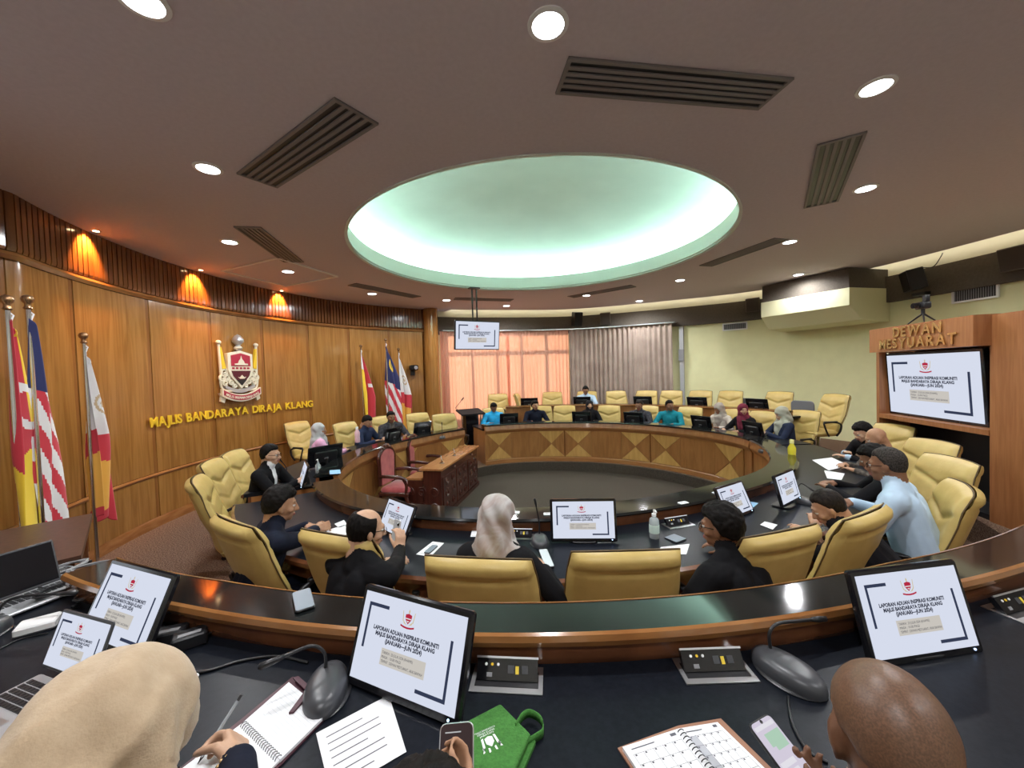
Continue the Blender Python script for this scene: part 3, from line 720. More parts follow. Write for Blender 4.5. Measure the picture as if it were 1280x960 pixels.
chair_px(785, 694, Z_IN, 'empty yellow leather chair in front of the monitor beside the hand sanitizer', G1, -2)
chair_px(985, 668, Z_IN, 'yellow leather chair behind the black-haired man in the black suit', G1, 3)
chair_px(1092, 643, Z_IN, 'yellow leather chair behind the man bending over with crossed arms', G1, 4)
chair_px(1212, 610, Z_IN, 'yellow leather chair behind the man in the pale blue shirt', G1, 14)
chair_px(1195, 574, Z_IN, 'yellow leather chair turned sideways before the television cabinet, next to the blue shirt', G1, 25)
chair_px(1172, 552, Z_IN, 'yellow leather chair before the dark shelf of the television cabinet, farther from the blue shirt', G1, 20)
chair_px(1122, 532, Z_IN, 'yellow leather chair behind the bald man at the television cabinet', G1, 10)
chair_px(1010, 514, Z_IN, 'yellow leather chair behind the woman in the sage headscarf', G2, 0)
for px, r, lb in ((938, 4.36, 'yellow leather chair behind the woman in the maroon headscarf'), (908, 4.34, 'yellow leather chair between beige and maroon headscarves'), (853, 4.2, 'yellow leather chair behind the man in the teal shirt'),
                  (802, 4.1, 'yellow leather chair behind the man in dark batik before the curtain'), (757, 4.02, 'yellow leather chair beside the woman in the black headscarf'), (704, 4.0, 'empty yellow leather chair between the dark shirt and the black headscarf'),
                  (676, 4.0, 'yellow leather chair behind the man in the dark shirt'), (619, 4.0, 'yellow leather chair behind the man in the bright blue shirt')):
    chair_polar(px, r, Z_IN, lb, G2)
for px, r, lb, ex in ((624, 5.26, 'yellow back-row chair above the man in the bright blue shirt', 0), (661, 5.3, 'yellow back-row chair turned edge-on before the salmon curtain', 80), (690, 5.3, 'yellow back-row chair above the empty front chair, before the salmon curtain', 0),
                      (732, 5.3, 'yellow back-row chair under the man sitting alone at the back', 0), (774, 5.35, 'yellow back-row chair before the grey curtain, turned a little', 28), (804, 5.38, 'yellow back-row chair above the man in dark batik', 0),
                      (834, 5.42, 'yellow back-row chair above the man in the teal shirt', 0), (869, 5.5, 'yellow back-row chair at the grey cable duct', 0), (905, 5.6, 'yellow back-row chair beside a grey stacking chair, before the yellow wall', 0), (963, 5.7, 'yellow back-row chair between two grey stacking chairs', 0), (1024, 5.55, 'yellow back-row chair standing free at the end of the yellow wall', -10)):
    chair_polar(px, r, Z_OUT, lb, G3, ex)
chair_px(286, 566, Z_IN, 'yellow leather chair beside the man in the black suit at the wood wall', G4, rz=-78)
chair_px(258, 578, Z_IN, 'yellow leather chair second from the man in the black suit', G4, rz=-72)
chair_px(240, 600, Z_IN, 'yellow leather chair at the end of the head desk, turned sideways', G4, rz=-58)
for px, py, lb, ex in ((368, 528, 'high yellow chair behind the woman in the grey headscarf', 0), (428, 529, 'yellow leather chair between the grey headscarf and the navy jacket', 0), (476, 521, 'yellow leather chair behind the two men in dark jackets', 0),
                       (520, 517, 'empty yellow leather chair under the white and red flag', 0), (553, 518, 'empty yellow leather chair under the column end of the wood wall', 0)):
    chair_px(px, py, Z_IN+.03, lb, G4, ex)
# plain grey stacking chairs of the back row
GREYCH = plain('grey_shell', (.16, .165, .18), .5)
for px, r, lb in ((926, 5.75, 'grey stacking chair between two yellow chairs at the yellow wall'), (993, 5.7, 'grey stacking chair beside the free-standing yellow chair')):
    p = atr(px, 500, r, Z_OUT); t = thing('stacking_chair', lb, 'chair', p, facing_centre(p), 'grey stacking chairs')
    MB().rbox((0, 0, 0), (.46, .04, .44), .06, M=T((0, .03, .45))@RX(R(90))).build('seat', GREYCH, t, 40)
    MB().rbox((0, -.24, .80), (.47, .035, .36), .08, seg=5).build('backrest', GREYCH, t, 40)
    for s in (-1, 1):
        MB().tube([(s*.22, .22, 0), (s*.21, .2, .44)], .012).build('leg', CHROME, t, 60); MB().tube([(s*.22, -.28, 0), (s*.21, -.20, .44), (s*.21, -.25, .70)], .012).build('leg', CHROME, t, 60)
# ================================================================ SCREENS
def zat(px, py, p):
    v = np.array([(px-640)/FPX, (py-480)/FPX, 1])@AX
    return ZC+v[2]*math.hypot(p.x, p.y)/math.hypot(v[0], v[1])
SCR = emit('lit_screen', (.80, .85, 1), .42); SC_INK = emit('screen_dark_ink', (.03, .035, .06), .4); SC_BAR = emit('screen_slate_bar', (.035, .045, .085), .5)
SC_BEI = emit('screen_beige_box', (.76, .72, .66), .38); SC_RED = emit('screen_crest_red', (.55, .03, .07), .4); SC_GOLD = emit('screen_crest_gold', (.75, .62, .35), .4); SC_WHT = emit('screen_crest_white', (.9, .9, .9), .42)
def slide_mesh():
    """the slide, one unit wide and high, in the x,z plane facing -y"""
    mb = MB()
    def rect(x0, x1, z0, z1, mi, y=-.002): mb.add([(x0-.5, y, z0-.5), (x1-.5, y, z0-.5), (x1-.5, y, z1-.5), (x0-.5, y, z1-.5)], [(0, 1, 2, 3)], mi)
    rect(0, 1, 0, 1, 0, 0)
    rect(.06, .27, .845, .885, 2); rect(.06, .083, .36, .845, 2)
    rect(.885, .908, .13, .72, 2); rect(.64, .908, .09, .13, 2)
    rect(.27, .70, .24, .42, 3)
    def poly(ps, mi, y=-.003): mb.add([(x-.5, y, z-.5) for x, z in ps], [tuple(range(len(ps)))], mi)
    cx, cz, s, k = .475, .81, .072, .6     # crest
    poly([(cx-s*k*.72, cz+s*.62), (cx, cz+s*.8), (cx+s*k*.72, cz+s*.62), (cx+s*k*.72, cz-s*.05), (cx, cz-s*.85), (cx-s*k*.72, cz-s*.05)], 4)
    poly([(cx-s*k*.72, cz+s*.1), (cx+s*k*.72, cz+s*.1), (cx+s*k*.72, cz-s*.05), (cx-s*k*.72, cz-s*.05)], 6, -.004)
    poly([(cx-s*k*.3, cz-s*.3), (cx+s*k*.3, cz-s*.3), (cx, cz-s*.55)], 6, -.004)
    for sg in (-1, 1):
        poly([(cx+sg*s*k*1.3, cz+s*1.1), (cx+sg*s*k*1.42, cz+s*1.1), (cx+sg*s*k*1.2, cz-s*.5), (cx+sg*s*k*1.02, cz-s*.5)], 5)
        poly([(cx+sg*s*k*1.1, cz-s*.3), (cx+sg*s*k*.5, cz-s*.8), (cx+sg*s*k*.1, cz-s*1.05), (cx+sg*s*k*.9, cz-s*.8)], 5)
    poly([(cx-s*k*.1, cz+s*.8), (cx+s*k*.1, cz+s*.8), (cx+s*k*.16, cz+s*1.2), (cx, cz+s*1.5), (cx-s*k*.16, cz+s*1.2)], 5)
    rb = [(cx+s*k*1.55*q, cz-s*(1.28-.25*q*q)) for q in (-1, -.5, 0, .5, 1)]
    poly(rb+[(x, z-s*.28) for x, z in reversed(rb)], 4)
    Mt = lambda x, z, sx=.62: T((x-.5, -.003, z-.5))@Matrix.Diagonal((sx, 1, 1, 1))
    for txt, z, w in (('LAPORAN ADUAN INSPIRASI KOMUNITI', .598, .64), ('MAJLIS BANDARAYA DIRAJA KLANG', .538, .58), ('(JANUARI\u2014JUN 2024)', .478, .36)):
        add_text(mb, txt, .064, T((.47-.5, -.003, z-.5)), 1, bold=.0028, width=w)
    for txt, z, w in (('TARIKH : 25 JULAI 2024 (KHAMIS)', .365, .30), ('MASA : 10.00 PAGI', .318, .19), ('TEMPAT : DEWAN MESYUARAT, ARAS BAWAH', .271, .40)):
        add_text(mb, txt, .042, T((.285-.5+w/2, -.004, z-.5)), 1, width=w)
    return mb.mesh('slide', [SCR, SC_INK, SC_BAR, SC_BEI, SC_RED, SC_GOLD, SC_WHT])
SLIDE = slide_mesh()
def monitor(c, yaw, tilt, label, W=.41, H=.256, desk=None, group='desk monitors', base=True, name='desk_monitor', lit=True, b=.018):
    """c: centre of the screen; the casing leans back by tilt degrees"""
    desk = c[2]-H/2 if desk is None else desk
    t = thing(name, label, 'monitor', (c[0], c[1], desk), R(yaw), group)
    h = c[2]-desk; M = T((0, 0, h))@RX(R(-tilt))
    MB().rbox((0, .012, -.004), (W+2*b, .024, H+2*b+.008), .012, M=M).build('casing', BLACKGL, t, 40)
    MB().rbox((0, .035, -.01), (W*.7, .03, H*.62), .02, M=M).build('back_cover', BLACKPL, t, 40)
    if lit: link('screen', SLIDE, t, scale=(W, 1, H), loc=M@Vector((0, -.0015, 0)), rot=(R(-tilt), 0, 0))
    else: MB().box((0, -.0012, 0), (W, .002, H), M=M).build('screen', BLACKGL, t)
    MB().box((0, .052, -.03), (.06, .002, .02), M=M).build('label_plate', GREYPL, t)
    MB().ball((W/2-.02, -.001, -H/2-b*.55), .0035, 8, 6, M=M).build('power_light', emit('power_led', (.4, .6, 1), 3), t, 180)
    if base:
        p = M@Vector((0, .055, -.03))
        MB().tube([p, Vector((0, p.y+.01, .02)), Vector((0, p.y-.02, .012))], .018, 8).build('stand_neck', BLACKPL, t, 60)
        MB().rbox((0, 0, 0), (.20, .014, .15), .05, M=T((0, p.y-.01, .007))@RX(R(90)), seg=5).build('stand_base', BLACKPL, t, 40)
    return t
ZD, ZO = .995, 1.24        # inner and outer worktop heights
monitor((-.36, 1.22, 1.39), -25.2, 21, 'monitor showing the report slide beside the green bag', desk=ZO)
monitor((1.37, 1.33, 1.385), 7.9, 16, 'monitor showing the report slide behind the shaven head', desk=ZO)
monitor((-1.56, 1.53, 1.375), -21.4, 25, 'monitor showing the report slide behind the open laptop', desk=ZO)
monitor((-.95, 3.07, 1.135), -43, 26, 'monitor showing the slide, seen beside the balding man', W=.366, H=.229, desk=ZD)
monitor((.49, 2.84, 1.16), -4, 8, 'monitor showing the slide, facing the empty yellow chair', W=.445, H=.262, desk=ZD)
monitor((1.84, 3.26, 1.13), 31, 24, 'monitor showing the slide beyond the black-haired man', W=.366, H=.229, desk=ZD)
monitor((2.40, 3.42, 1.17), 35, 14.6, 'monitor showing the slide before the man bending over', W=.366, H=.229, desk=ZD)
monitor((-2.50, 4.60, 1.14), -58, 17, 'monitor showing the slide at the elbow of the man in the black suit', W=.366, H=.229, desk=ZD)
def back_monitor(px, r, desk, label, W=.41, H=.25, lift=.14, tilt=14, extra=0):
    p = atr(px, 520, r, 0); o = Vector((p.x-CX, p.y-CY)); yaw = math.degrees(math.atan2(o.x, -o.y))+extra
    monitor((p.x, p.y, desk+lift), yaw, tilt, label, W, H, desk, lit=True)
for px, lb in ((636, 'black monitor back beside the man in the bright blue shirt'), (727, 'black monitor back before the woman in the black headscarf'), (792, 'black monitor back before the man in dark batik'), (877, 'black monitor back before the beige headscarf'), (942, 'black monitor back between maroon and sage headscarves')):
    th = math.degrees(math.atan2(*(lambda p: (p.y-CY, p.x-CX))(atr(px, 520, 3.4, 0)))); back_monitor(px, rin(th)+.42, ZD, lb, lift=.16)
for px, lb in ((662, 'back-row monitor before the salmon curtain'), (728, 'back-row monitor before the man sitting alone'), (804, 'back-row monitor before the grey curtain'), (872, 'back-row monitor at the grey cable duct'), (947, 'back-row monitor before the yellow wall')):
    th = math.degrees(math.atan2(*(lambda p: (p.y-CY, p.x-CX))(atr(px, 500, 4.7, 0)))); back_monitor(px, rout(th)+.30, ZO, lb, W=.44, lift=.165, extra=0)
for px, r, lb, W in ((404, 3.2, 'large black monitor back before the woman in the grey headscarf', .46), (490, 2.95, 'black monitor back before the two men in dark jackets', .4), (527, 3.05, 'black monitor back before the empty chair under the white and red flag', .4)):
    back_monitor(px, r, ZD, lb, W, .26, lift=.17, extra=-48 if px < 420 else 0)
# hanging television
ht = thing('hanging_television', 'television hung from the ceiling before the salmon curtain, showing the slide', 'television', (-.69, 8.35, Z_CEIL), R(29.3))
M = T((0, 0, 3.07-Z_CEIL))@RX(R(7))
MB().rbox((0, .03, 0), (1.04, .06, .61), .015, M=M).build('casing', BLACKPL, ht, 40)
link('screen', SLIDE, ht, scale=(1.0, 1, .57), loc=M@Vector((0, -.0025, 0)), rot=(R(7), 0, 0))
MB().tube([(-.05, .12, 0), (-.05, .12, -1.0)], .018).build('ceiling_pole', BLACKPL, ht, 60); MB().tube([(.05, .12, 0), (.05, .12, -1.0)], .018).build('ceiling_pole', BLACKPL, ht, 60)
MB().box((0, .09, -1.0), (.3, .06, .25)).build('mount_plate', BLACKPL, ht)
MB().box((0, .12, -.012), (.22, .14, .024)).build('ceiling_plate', BLACKPL, ht)

# ---------------------------------------------------------------- television cabinet
cb = thing('television_cabinet', 'tall wooden cabinet with a television and gold lettering', 'cabinet', (5.35, 5.02, Z_OUT), R(-102.5))
zz = lambda z: z-Z_OUT
MB().box((.12, .32, zz(1.55)), (1.95, .04, 2.1)).build('back_panel', W_CAB, cb)
MB().box((-.80, .12, zz(1.44)), (.06, .42, 1.88)).build('side_panel', W_CAB, cb)
MB().box((1.66, .12, zz(1.60)), (1.5, .42, 2.2)).build('wide_side_panel', W_CAB, cb)
MB().box((.115, .03, zz(2.545)), (1.63, .56, .33)).build('header', W_CAB, cb)
MB().box((.07, .10, zz(1.45)), (1.68, .40, .06)).build('shelf', W_CAB, cb)
MB().box((.07, .295, zz(.96)), (1.68, .01, .92)).build('dark_niche', BLACKPL, cb)
MB().box((.07, .12, zz(.53)), (1.68, .38, .06)).build('bottom_board', BLACKPL, cb)
GOLDL = plain('gold_letter', (.72, .52, .22), .25, metal=.9)
for txt, x, z, s in (('DEWAN', .17, 2.565, .135), ('MESYUARAT', .14, 2.42, .135)):
    tw = {}
    cu = .0; widths = []
    for ch in txt:
        me = text_mesh(ch, s*1.32, .005, 'LEFT', .004, 3, GOLDL); xs = [v.co.x for v in me.vertices]; widths.append((me, min(xs), max(xs)))
    tot = sum(b-a for _, a, b in widths)+.028*(len(txt)-1); cur = x-tot/2
    for me, a, b in widths:
        o = link('letter', me, cb, loc=(cur-a, -.262, zz(z)), rot=(R(90), 0, 0)); cur += b-a+.028
tv = thing('wall_television', 'large television in the wooden cabinet showing the slide', 'television', (5.35, 5.02, 1.51), R(-102.5))
M = T((0, 0, .41))@RX(R(3.6))
MB().rbox((0, .03, 0), (1.50, .06, .88), .012, M=M).build('casing', BLACKGL, tv, 40)
link('screen', SLIDE, tv, scale=(1.43, 1, .81), loc=M@Vector((0, -.0035, 0)), rot=(R(3.6), 0, 0))
for s in (-1, 1): MB().tube([(s*.4, .05, -.03), (s*.4, .04, .0)], .02).build('foot', BLACKPL, tv)
# camera on a small tripod on top of the cabinet
cp = Matrix.LocRotScale(Vector((5.35, 5.02, 0)), Euler((0, 0, R(-102.5))), None)@Vector((.05, -.1, 2.71))
tr = thing('tripod_camera', 'small black camera on a tripod on top of the wooden cabinet', 'camera', cp, R(-102.5))
for k in range(3):
    a = R(90+120*k); MB().tube([(0, 0, .13), (.16*math.cos(a), .16*math.sin(a), .008)], [.012, .008], 6).build('leg', BLACKPL, tr, 60)
MB().cyl((0, 0, .12), (0, 0, .19), .02).build('head', BLACKPL, tr, 40)
MB().rbox((0, 0, .23), (.15, .09, .09), .02).build('body', BLACKPL, tr, 40); MB().cyl((0, -.045, .23), (0, -.11, .23), .035).build('lens', BLACKGL, tr, 40)
MB().rbox((.05, 0, .31), (.06, .05, .09), .015).build('viewfinder', BLACKPL, tr, 40)

# ---------------------------------------------------------------- speakers, grilles, wall camera
def wall_thing(name, label, cat, px, py, off, group=None):
    lo, hi = -40., 120.
    v = np.array([(px-640)/FPX, (py-480)/FPX, 1])@AX; az = math.atan2(v[1], v[0])
    best = min((abs((math.atan2(pol(th, rw(th)-off).y, pol(th, rw(th)-off).x)-az)), th) for th in np.arange(-30, 118, .25))[1]
    p = pol(best, rw(best)-off); p.z = zat(px, py, p)
    # outward normal of the wall here
    a, b = pol(best-1, rw(best-1)), pol(best+1, rw(best+1)); tan = (b-a).normalized(); nrm = math.atan2(tan.x, -tan.y)
    return thing(name, label, cat, p, math.atan2(tan.y, tan.x)+math.pi, group)
def speaker(px, py, label, mat, w=.24, h=.36, d=.2, off=.28, tilt=12, yaw=0):
    t = wall_thing('wall_speaker', label, 'speaker', px, py, off, 'speakers on the pelmet')
    M = RZ(R(yaw))@RX(R(tilt))
    MB().rbox((0, 0, 0), (w, d, h), .02, M=M).build('cabinet', mat, t, 40)
    MB().rbox((0, -d/2-.004, 0), (w*.9, .012, h*.92), .015, M=M).build('grille', plain(mat.name+'_grille', tuple(.6*c for c in mat.node_tree.nodes['Principled BSDF'].inputs[0].default_value[:3]), .8), t, 40)
    MB().tube([(0, d/2-.02, 0), (0, d/2+.08, .02)], .018).build('bracket', BLACKPL, t)
    return t
TAUPESP = plain('taupe_speaker', (.12, .10, .085), .6)
speaker(721, 399, 'black speaker on the pelmet between the salmon and grey curtains', BLACKPL, .26, .42, .24, yaw=25)
speaker(757, 398, 'taupe speaker on the pelmet over the grey curtain', TAUPESP, .30, .34, .15, .2)
speaker(940, 381, 'taupe speaker on the pelmet beside the air conditioner housing', TAUPESP, .30, .34, .15, .2)
s_ = speaker(1141, 350, 'black speaker on a bracket over the television cabinet', BLACKPL, .30, .38, .24, .34, yaw=-35)
MB().tube(bez([(.1, .05, .2), (.3, .0, .16), (.34, .1, .32), (.3, .2, .4)], 6), .008).build('cable', BLACKPL, s_, 60)
MB().box((.02, .14, -.26), (.2, .14, .05)).build('wall_bracket', BLACKPL, s_)
speaker(1272, 322, 'taupe speaker on the pelmet at the air grille', TAUPESP, .34, .36, .18, .2)
for px, py, w, h, lb in ((1218, 367, .62, .24, 'wide white-framed air grille in the yellow wall over the cabinet'), (919, 408, .58, .2, 'white-framed air grille in the yellow wall beside the curtain')):
    t = wall_thing('air_grille', lb, 'grille', px, py, .02, 'air grilles in the yellow wall')
    f = MB()
    for s in (-1, 1): f.box((0, -.01, s*(h/2-.015)), (w, .03, .03)); f.box((s*(w/2-.015), -.01, 0), (.03, .03, h-.06))
    f.build('frame', WHITEPL, t); MB().box((0, .004, 0), (w-.05, .01, h-.05)).build('backing', BLACKPL, t)
    sm = MB().box((0, 0, 0), (.012, .016, h-.06)).mesh('slat', GREYPL)
    for k in range(18): link('slat', sm, t, loc=(-w/2+.04+(w-.08)*k/17, -.006, 0), rot=(0, 0, R(30)))
pw = atr(516, 462, 5.55, 0); pw.z = zat(516, 462, pw)
cc = thing('security_camera', 'black security camera on the wood wall beside the column', 'camera', pw, facing_centre(pw)+math.pi)
MB().rbox((0, .03, -.09), (.12, .06, .14), .02).build('wall_mount', BLACKPL, cc, 40); MB().rbox((0, -.06, .05), (.22, .16, .14), .04).build('body', BLACKGL, cc, 40)
MB().cyl((.03, -.14, .05), (.03, -.17, .05), .05).build('lens', GREYPL, cc, 40); MB().tube([(0, .03, -.05), (0, -.04, .02)], .025).build('arm', BLACKPL, cc)

# ---------------------------------------------------------------- lettering and crest on the wood wall
lt = thing('wall_lettering', 'raised gold lettering on the wood wall', 'lettering', pol(168.7, 5.60, 1.64))
mel = []
for ch in 'MAJLIS BANDARAYA DIRAJA KLANG':
    if ch == ' ': mel.append((None, 0, .075)); continue
    me = text_mesh(ch, .192, .008, 'LEFT', .005, 3, GOLDP); xs = [v.co.x for v in me.vertices]; mel.append((me, min(xs), max(xs)))
tot = sum(b-a for _, a, b in mel)+.022*(len(mel)-1); arc = math.radians(185.9-151.5)*5.61; gap = .022+(arc-tot)/(len(mel)-1); cur = 0
for me, a, b in mel:
    w = b-a
    if me:
        th = 185.9-math.degrees((cur+w/2)/5.61); p = pol(th, 5.605, 1.645); p = p-lt.location
        link('letter', me, lt, loc=p+Vector((-math.sin(R(th)), math.cos(R(th)), 0))*((a+b)/2), rot=(R(90), 0, R(th-90)))
    cur += w+gap
ct = thing('wall_crest', 'raised crest with red shield, spearhead and ribbon on the wood wall', 'crest', pol(168.4, 5.60, 2.02), R(168.4-90)); ct.scale = (.86, 1, .86)
IV = plain('ivory_gilt', (.80, .74, .58), .35); CRED = plain('crest_red', (.42, .02, .05), .4); CMAR = plain('crest_maroon', (.10, .01, .02), .4); SILV = plain('crest_silver', (.6, .62, .64), .3, metal=.6); BLKE = plain('crest_black', (.02, .02, .02), .4)
def pz(nm, pts, y0, y1, mat, parent=ct): return MB().prism(pts, y0, y1).build(nm, mat, parent)
sh = [(-.30, .86), (0, .93), (.30, .86), (.30, .52), (.24, .38), (0, .12), (-.24, .38), (-.30, .52)]
so = pz('shield', sh, -.07, .0, IV)
ins = lambda k: [(x*k, .56+(z-.56)*k) for x, z in sh]
pz('shield_upper_field', [(-.23, .82), (0, .875), (.23, .82), (.23, .60), (-.23, .60)], -.08, -.06, CRED, so)
pz('shield_lower_field', [(-.23, .50), (.23, .50), (.19, .39), (0, .19), (-.19, .39)], -.08, -.06, CMAR, so)
pz('shield_base_field', [(-.12, .31), (.12, .31), (0, .19)], -.083, -.06, BLKE, so)
for k in range(5): pz('band_block', [(-.21+.09*k, .535), (-.16+.09*k, .535), (-.16+.09*k, .575), (-.21+.09*k, .575)], -.08, -.06, CRED, so)
pz('palace_dome', [(-.16, .62), (.16, .62), (.16, .65), (.08, .66), (.06, .71), (.02, .75), (0, .82), (-.02, .75), (-.06, .71), (-.08, .66), (-.16, .65)], -.088, -.07, IV, so)
pz('water_lily', [(-.10, .37), (-.05, .33), (.05, .33), (.10, .37), (.05, .36), (0, .41), (-.05, .36)], -.09, -.07, IV, so)
MB().lathe([(.02, .92), (.06, .95), (.07, .99), (.05, 1.03), (.03, 1.05), (.05, 1.06), (.10, 1.12), (.10, 1.17), (.05, 1.25), (.005, 1.28)], c=(0, -.03, 0), n=16).build('spearhead_finial', SILV, ct, 60)
MB().lathe([(.055, .95), (.08, .985), (.055, 1.02)], c=(0, -.03, 0), n=16).build('finial_knob', IV, ct, 60)
for s in (-1, 1):
    po = MB().tube([(s*.43, -.03, .42), (s*.45, -.03, 1.05)], .025).build('banner_pole', IV, ct, 60); MB().ball((s*.45, -.03, 1.08), .045).build('pole_knob', IV, po, 180)
    pz('banner_cloth', [(s*.45, 1.0), (s*.41, .98), (s*.33, .55), (s*.42, .54)], -.055, -.01, GOLDP)
    cv = MB()
    for q, (x, z, r) in enumerate(((.36, .48, .085), (.30, .36, .07), (.42, .36, .08), (.22, .27, .06), (.35, .26, .07), (.13, .18, .05))):
        cv.tube([Vector((s*(x+r*(1-i/26)*math.cos(i*.6+q)), -.035, z+r*(1-i/26)*math.sin(i*.6+q))) for i in range(20)], .017, 6)
    cv.tube(bez([(s*.42, -.03, .5), (s*.45, -.03, .3), (s*.40, -.03, .12), (s*.2, -.03, .08), (0, -.03, .1)], 6), .022, 6)
    tag(cv.build('scrollwork', IV, ct, 60), kind='stuff')
    pz('ribbon_tail', [(s*.40, .02), (s*.50, .05), (s*.46, -.02), (s*.48, -.12), (s*.40, -.16), (s*.36, -.06)], -.05, -.01, IV)
cur = lambda z0, dz, w: [(w*(q/8-1), z0+dz*((q/8-1)**2)) for q in range(17)]
pz('silver_valance', cur(.11, .10, .36)+list(reversed(cur(0.03, .12, .36))), -.05, -.0, SILV)
rb = pz('ribbon', cur(.0, .13, .47)+list(reversed(cur(-.15, .13, .47))), -.085, -.04, IV)
pz('ribbon_face', cur(-.025, .13, .44)+list(reversed(cur(-.125, .13, .44))), -.093, -.08, CRED, rb)
mb = MB(); txt = 'MAJLIS BANDARAYA DIRAJA KLANG'
for k, ch in enumerate(txt):
    u = -1+2*(k+.5)/len(txt); x = .40*u
    if ch != ' ': add_text(mb, ch, .07, T((x, -.095, -.1+.13*(x/.47)**2))@RY(-math.atan(.26*x/.2209)), 0, bold=.002)
mb.build('ribbon_text', IV, rb)

# ---------------------------------------------------------------- flags
def make_flag(p, top, label, cols, fn, L=1.5, w=.30, side=1, rz=0, seed=1, z0=Z_IN, cloth_top=.16, lean=0):
    t = thing('flag_on_pole', label, 'flag', (p.x, p.y, z0), rz); H = top-z0
    MB().lathe([(.17, 0), (.17, .02), (.05, .05), (.03, .12), (.022, .13)], n=20).build('stand', CHROME, t, 40)
    po = MB().cyl((0, 0, .05), (0, 0, H-.06), .017, n=12).build('pole', CHROME, t, 60)
    MB().lathe([(.012, -.10), (.028, -.085), (.02, -.07), (.018, -.05), (.034, -.03), (.038, -.01), (.03, .01), (.012, .02)], c=(0, 0, H), n=16).build('finial', plain('bronze_ball', (.35, .2, .1), .25, metal=.8), po, 60)
    rnd = random.Random(seed); nu, nv = 56, 110; vs = []; fs = []; mi = []; zt = H-cloth_top
    a1, a2, p1, p2 = rnd.uniform(.7, 1), rnd.uniform(.4, .7), rnd.uniform(0, 6), rnd.uniform(0, 6)
    for j in range(nv+1):
        v = j/nv; ww = w*(.10+.90*min(1, v/.5)**.8)*(1-.10*max(0, v-.7)); dep = .085*min(1, .25+v*1.3)
        for i in range(nu+1):
            u = i/nu
            x = side*(-.015+ww*(u+.10*math.sin(u*9+p1+v*2.)*min(1, v*2))); y = -.02-dep*(a1*math.sin(u*11+p1+v*1.5)+a2*math.sin(u*6.5+p2-v*2.2))*.6
            z = zt-L*v-(.16*u*(1-.5*v))-.03*math.sin(u*10+p2)*v
            vs.append((x, y, z))
    for j in range(nv):
        for i in range(nu):
            a = j*(nu+1)+i; fs.append((a, a+1, a+nu+2, a+nu+1)); mi.append(fn((i+.5)/nu, (j+.5)/nv))
    mb = MB(); mb.add(vs, fs); mb.m = mi; co = mb.build('cloth', cols, t, 180)
    sm = co.modifiers.new('thickness', 'SOLIDIFY'); sm.thickness = .004
    MB().tube([(0, -.012, zt-.02), (side*.01, -.025, zt+.03), (0, -.01, zt+.05)], .006).build('tie_cord', WHITEPL, t)
    return t
def f_state(u, v):      # red and yellow quarters, white crescent
    d = math.hypot((u-.45)*.6, (v-.34)*1.5)
    if v < .5 and .10 < d < .16 and u < .6: return 2
    q = (v+.35*(u-.5)) < .5
    return (0 if u < .45 else 1) if q else (1 if u < .45 else 0)
def f_state2(u, v):
    if v < .2: return 0 if u > .3 else 2
    if abs(v-.36) < .02 and u > .6: return 2
    return 1 if u < .5 else 0
def f_nation(u, v):     # navy canton with a yellow crescent over red and white stripes
    if v < .46+.1*u:
        d = math.hypot((u-.5)*.6, (v-.24)*1.6)
        return 3 if .09 < d < .15 else 2
    k = (u*1.0-v*1.1)*7
    return int(math.floor(k)) % 2
def f_council(u, v):    # white with emblem, red band, amber below
    if v < .47:
        d = math.hypot((u-.62)*.6, (v-.28)*1.6)
        return 4 if .07 < d < .10 else (0 if not d < .035 else 4)
    if v < .61+.06*u: return 1
    return 2 if u < .8 and v < .95 else 1
def wallflag(px, py, r, **k):
    p = atr(px, py, r, 0); top = zat(px, py, p); return make_flag(p, top, rz=facing_centre(p)+math.pi, **k)
GOLDTHREAD = plain('emblem_thread', (.55, .40, .25), .7)
wallflag(8, 372, 5.25, label='red and yellow state flag with white crescent on the pole next to the laptop table', cols=[RED, YEL, WHT], fn=f_state, L=1.75, w=.42, side=1, seed=3)
wallflag(34, 372, 5.2, label='striped national flag on the pole between the state flag and the council flag', cols=[RED, WHT, NAVY, YEL], fn=lambda u, v: (1 if u > .5 else 2) if v < .3 else int(math.floor((u-v*1.2)*7)) % 2, L=1.85, w=.30, side=1, seed=5)
wallflag(104, 418, 5.25, label='white, red and amber council flag on the pole near the gold lettering', cols=[WHT, RED, ORANGE, YEL, GOLDTHREAD], fn=f_council, L=1.75, w=.30, side=1, seed=8)
wallflag(451, 432, 5.25, label='red and yellow state flag on the pole above the men in dark jackets', cols=[RED, YEL, WHT], fn=f_state2, L=2.0, w=.34, side=1, seed=11)
wallflag(482, 424, 5.25, label='striped national flag with navy canton above the men in dark jackets', cols=[RED, WHT, NAVY, YEL], fn=f_nation, L=1.9, w=.40, side=1, seed=14)
wallflag(498, 436, 5.25, label='white, red and amber council flag beside the security camera', cols=[WHT, RED, ORANGE, YEL, GOLDTHREAD], fn=f_council, L=2.0, w=.34, side=1, seed=17)
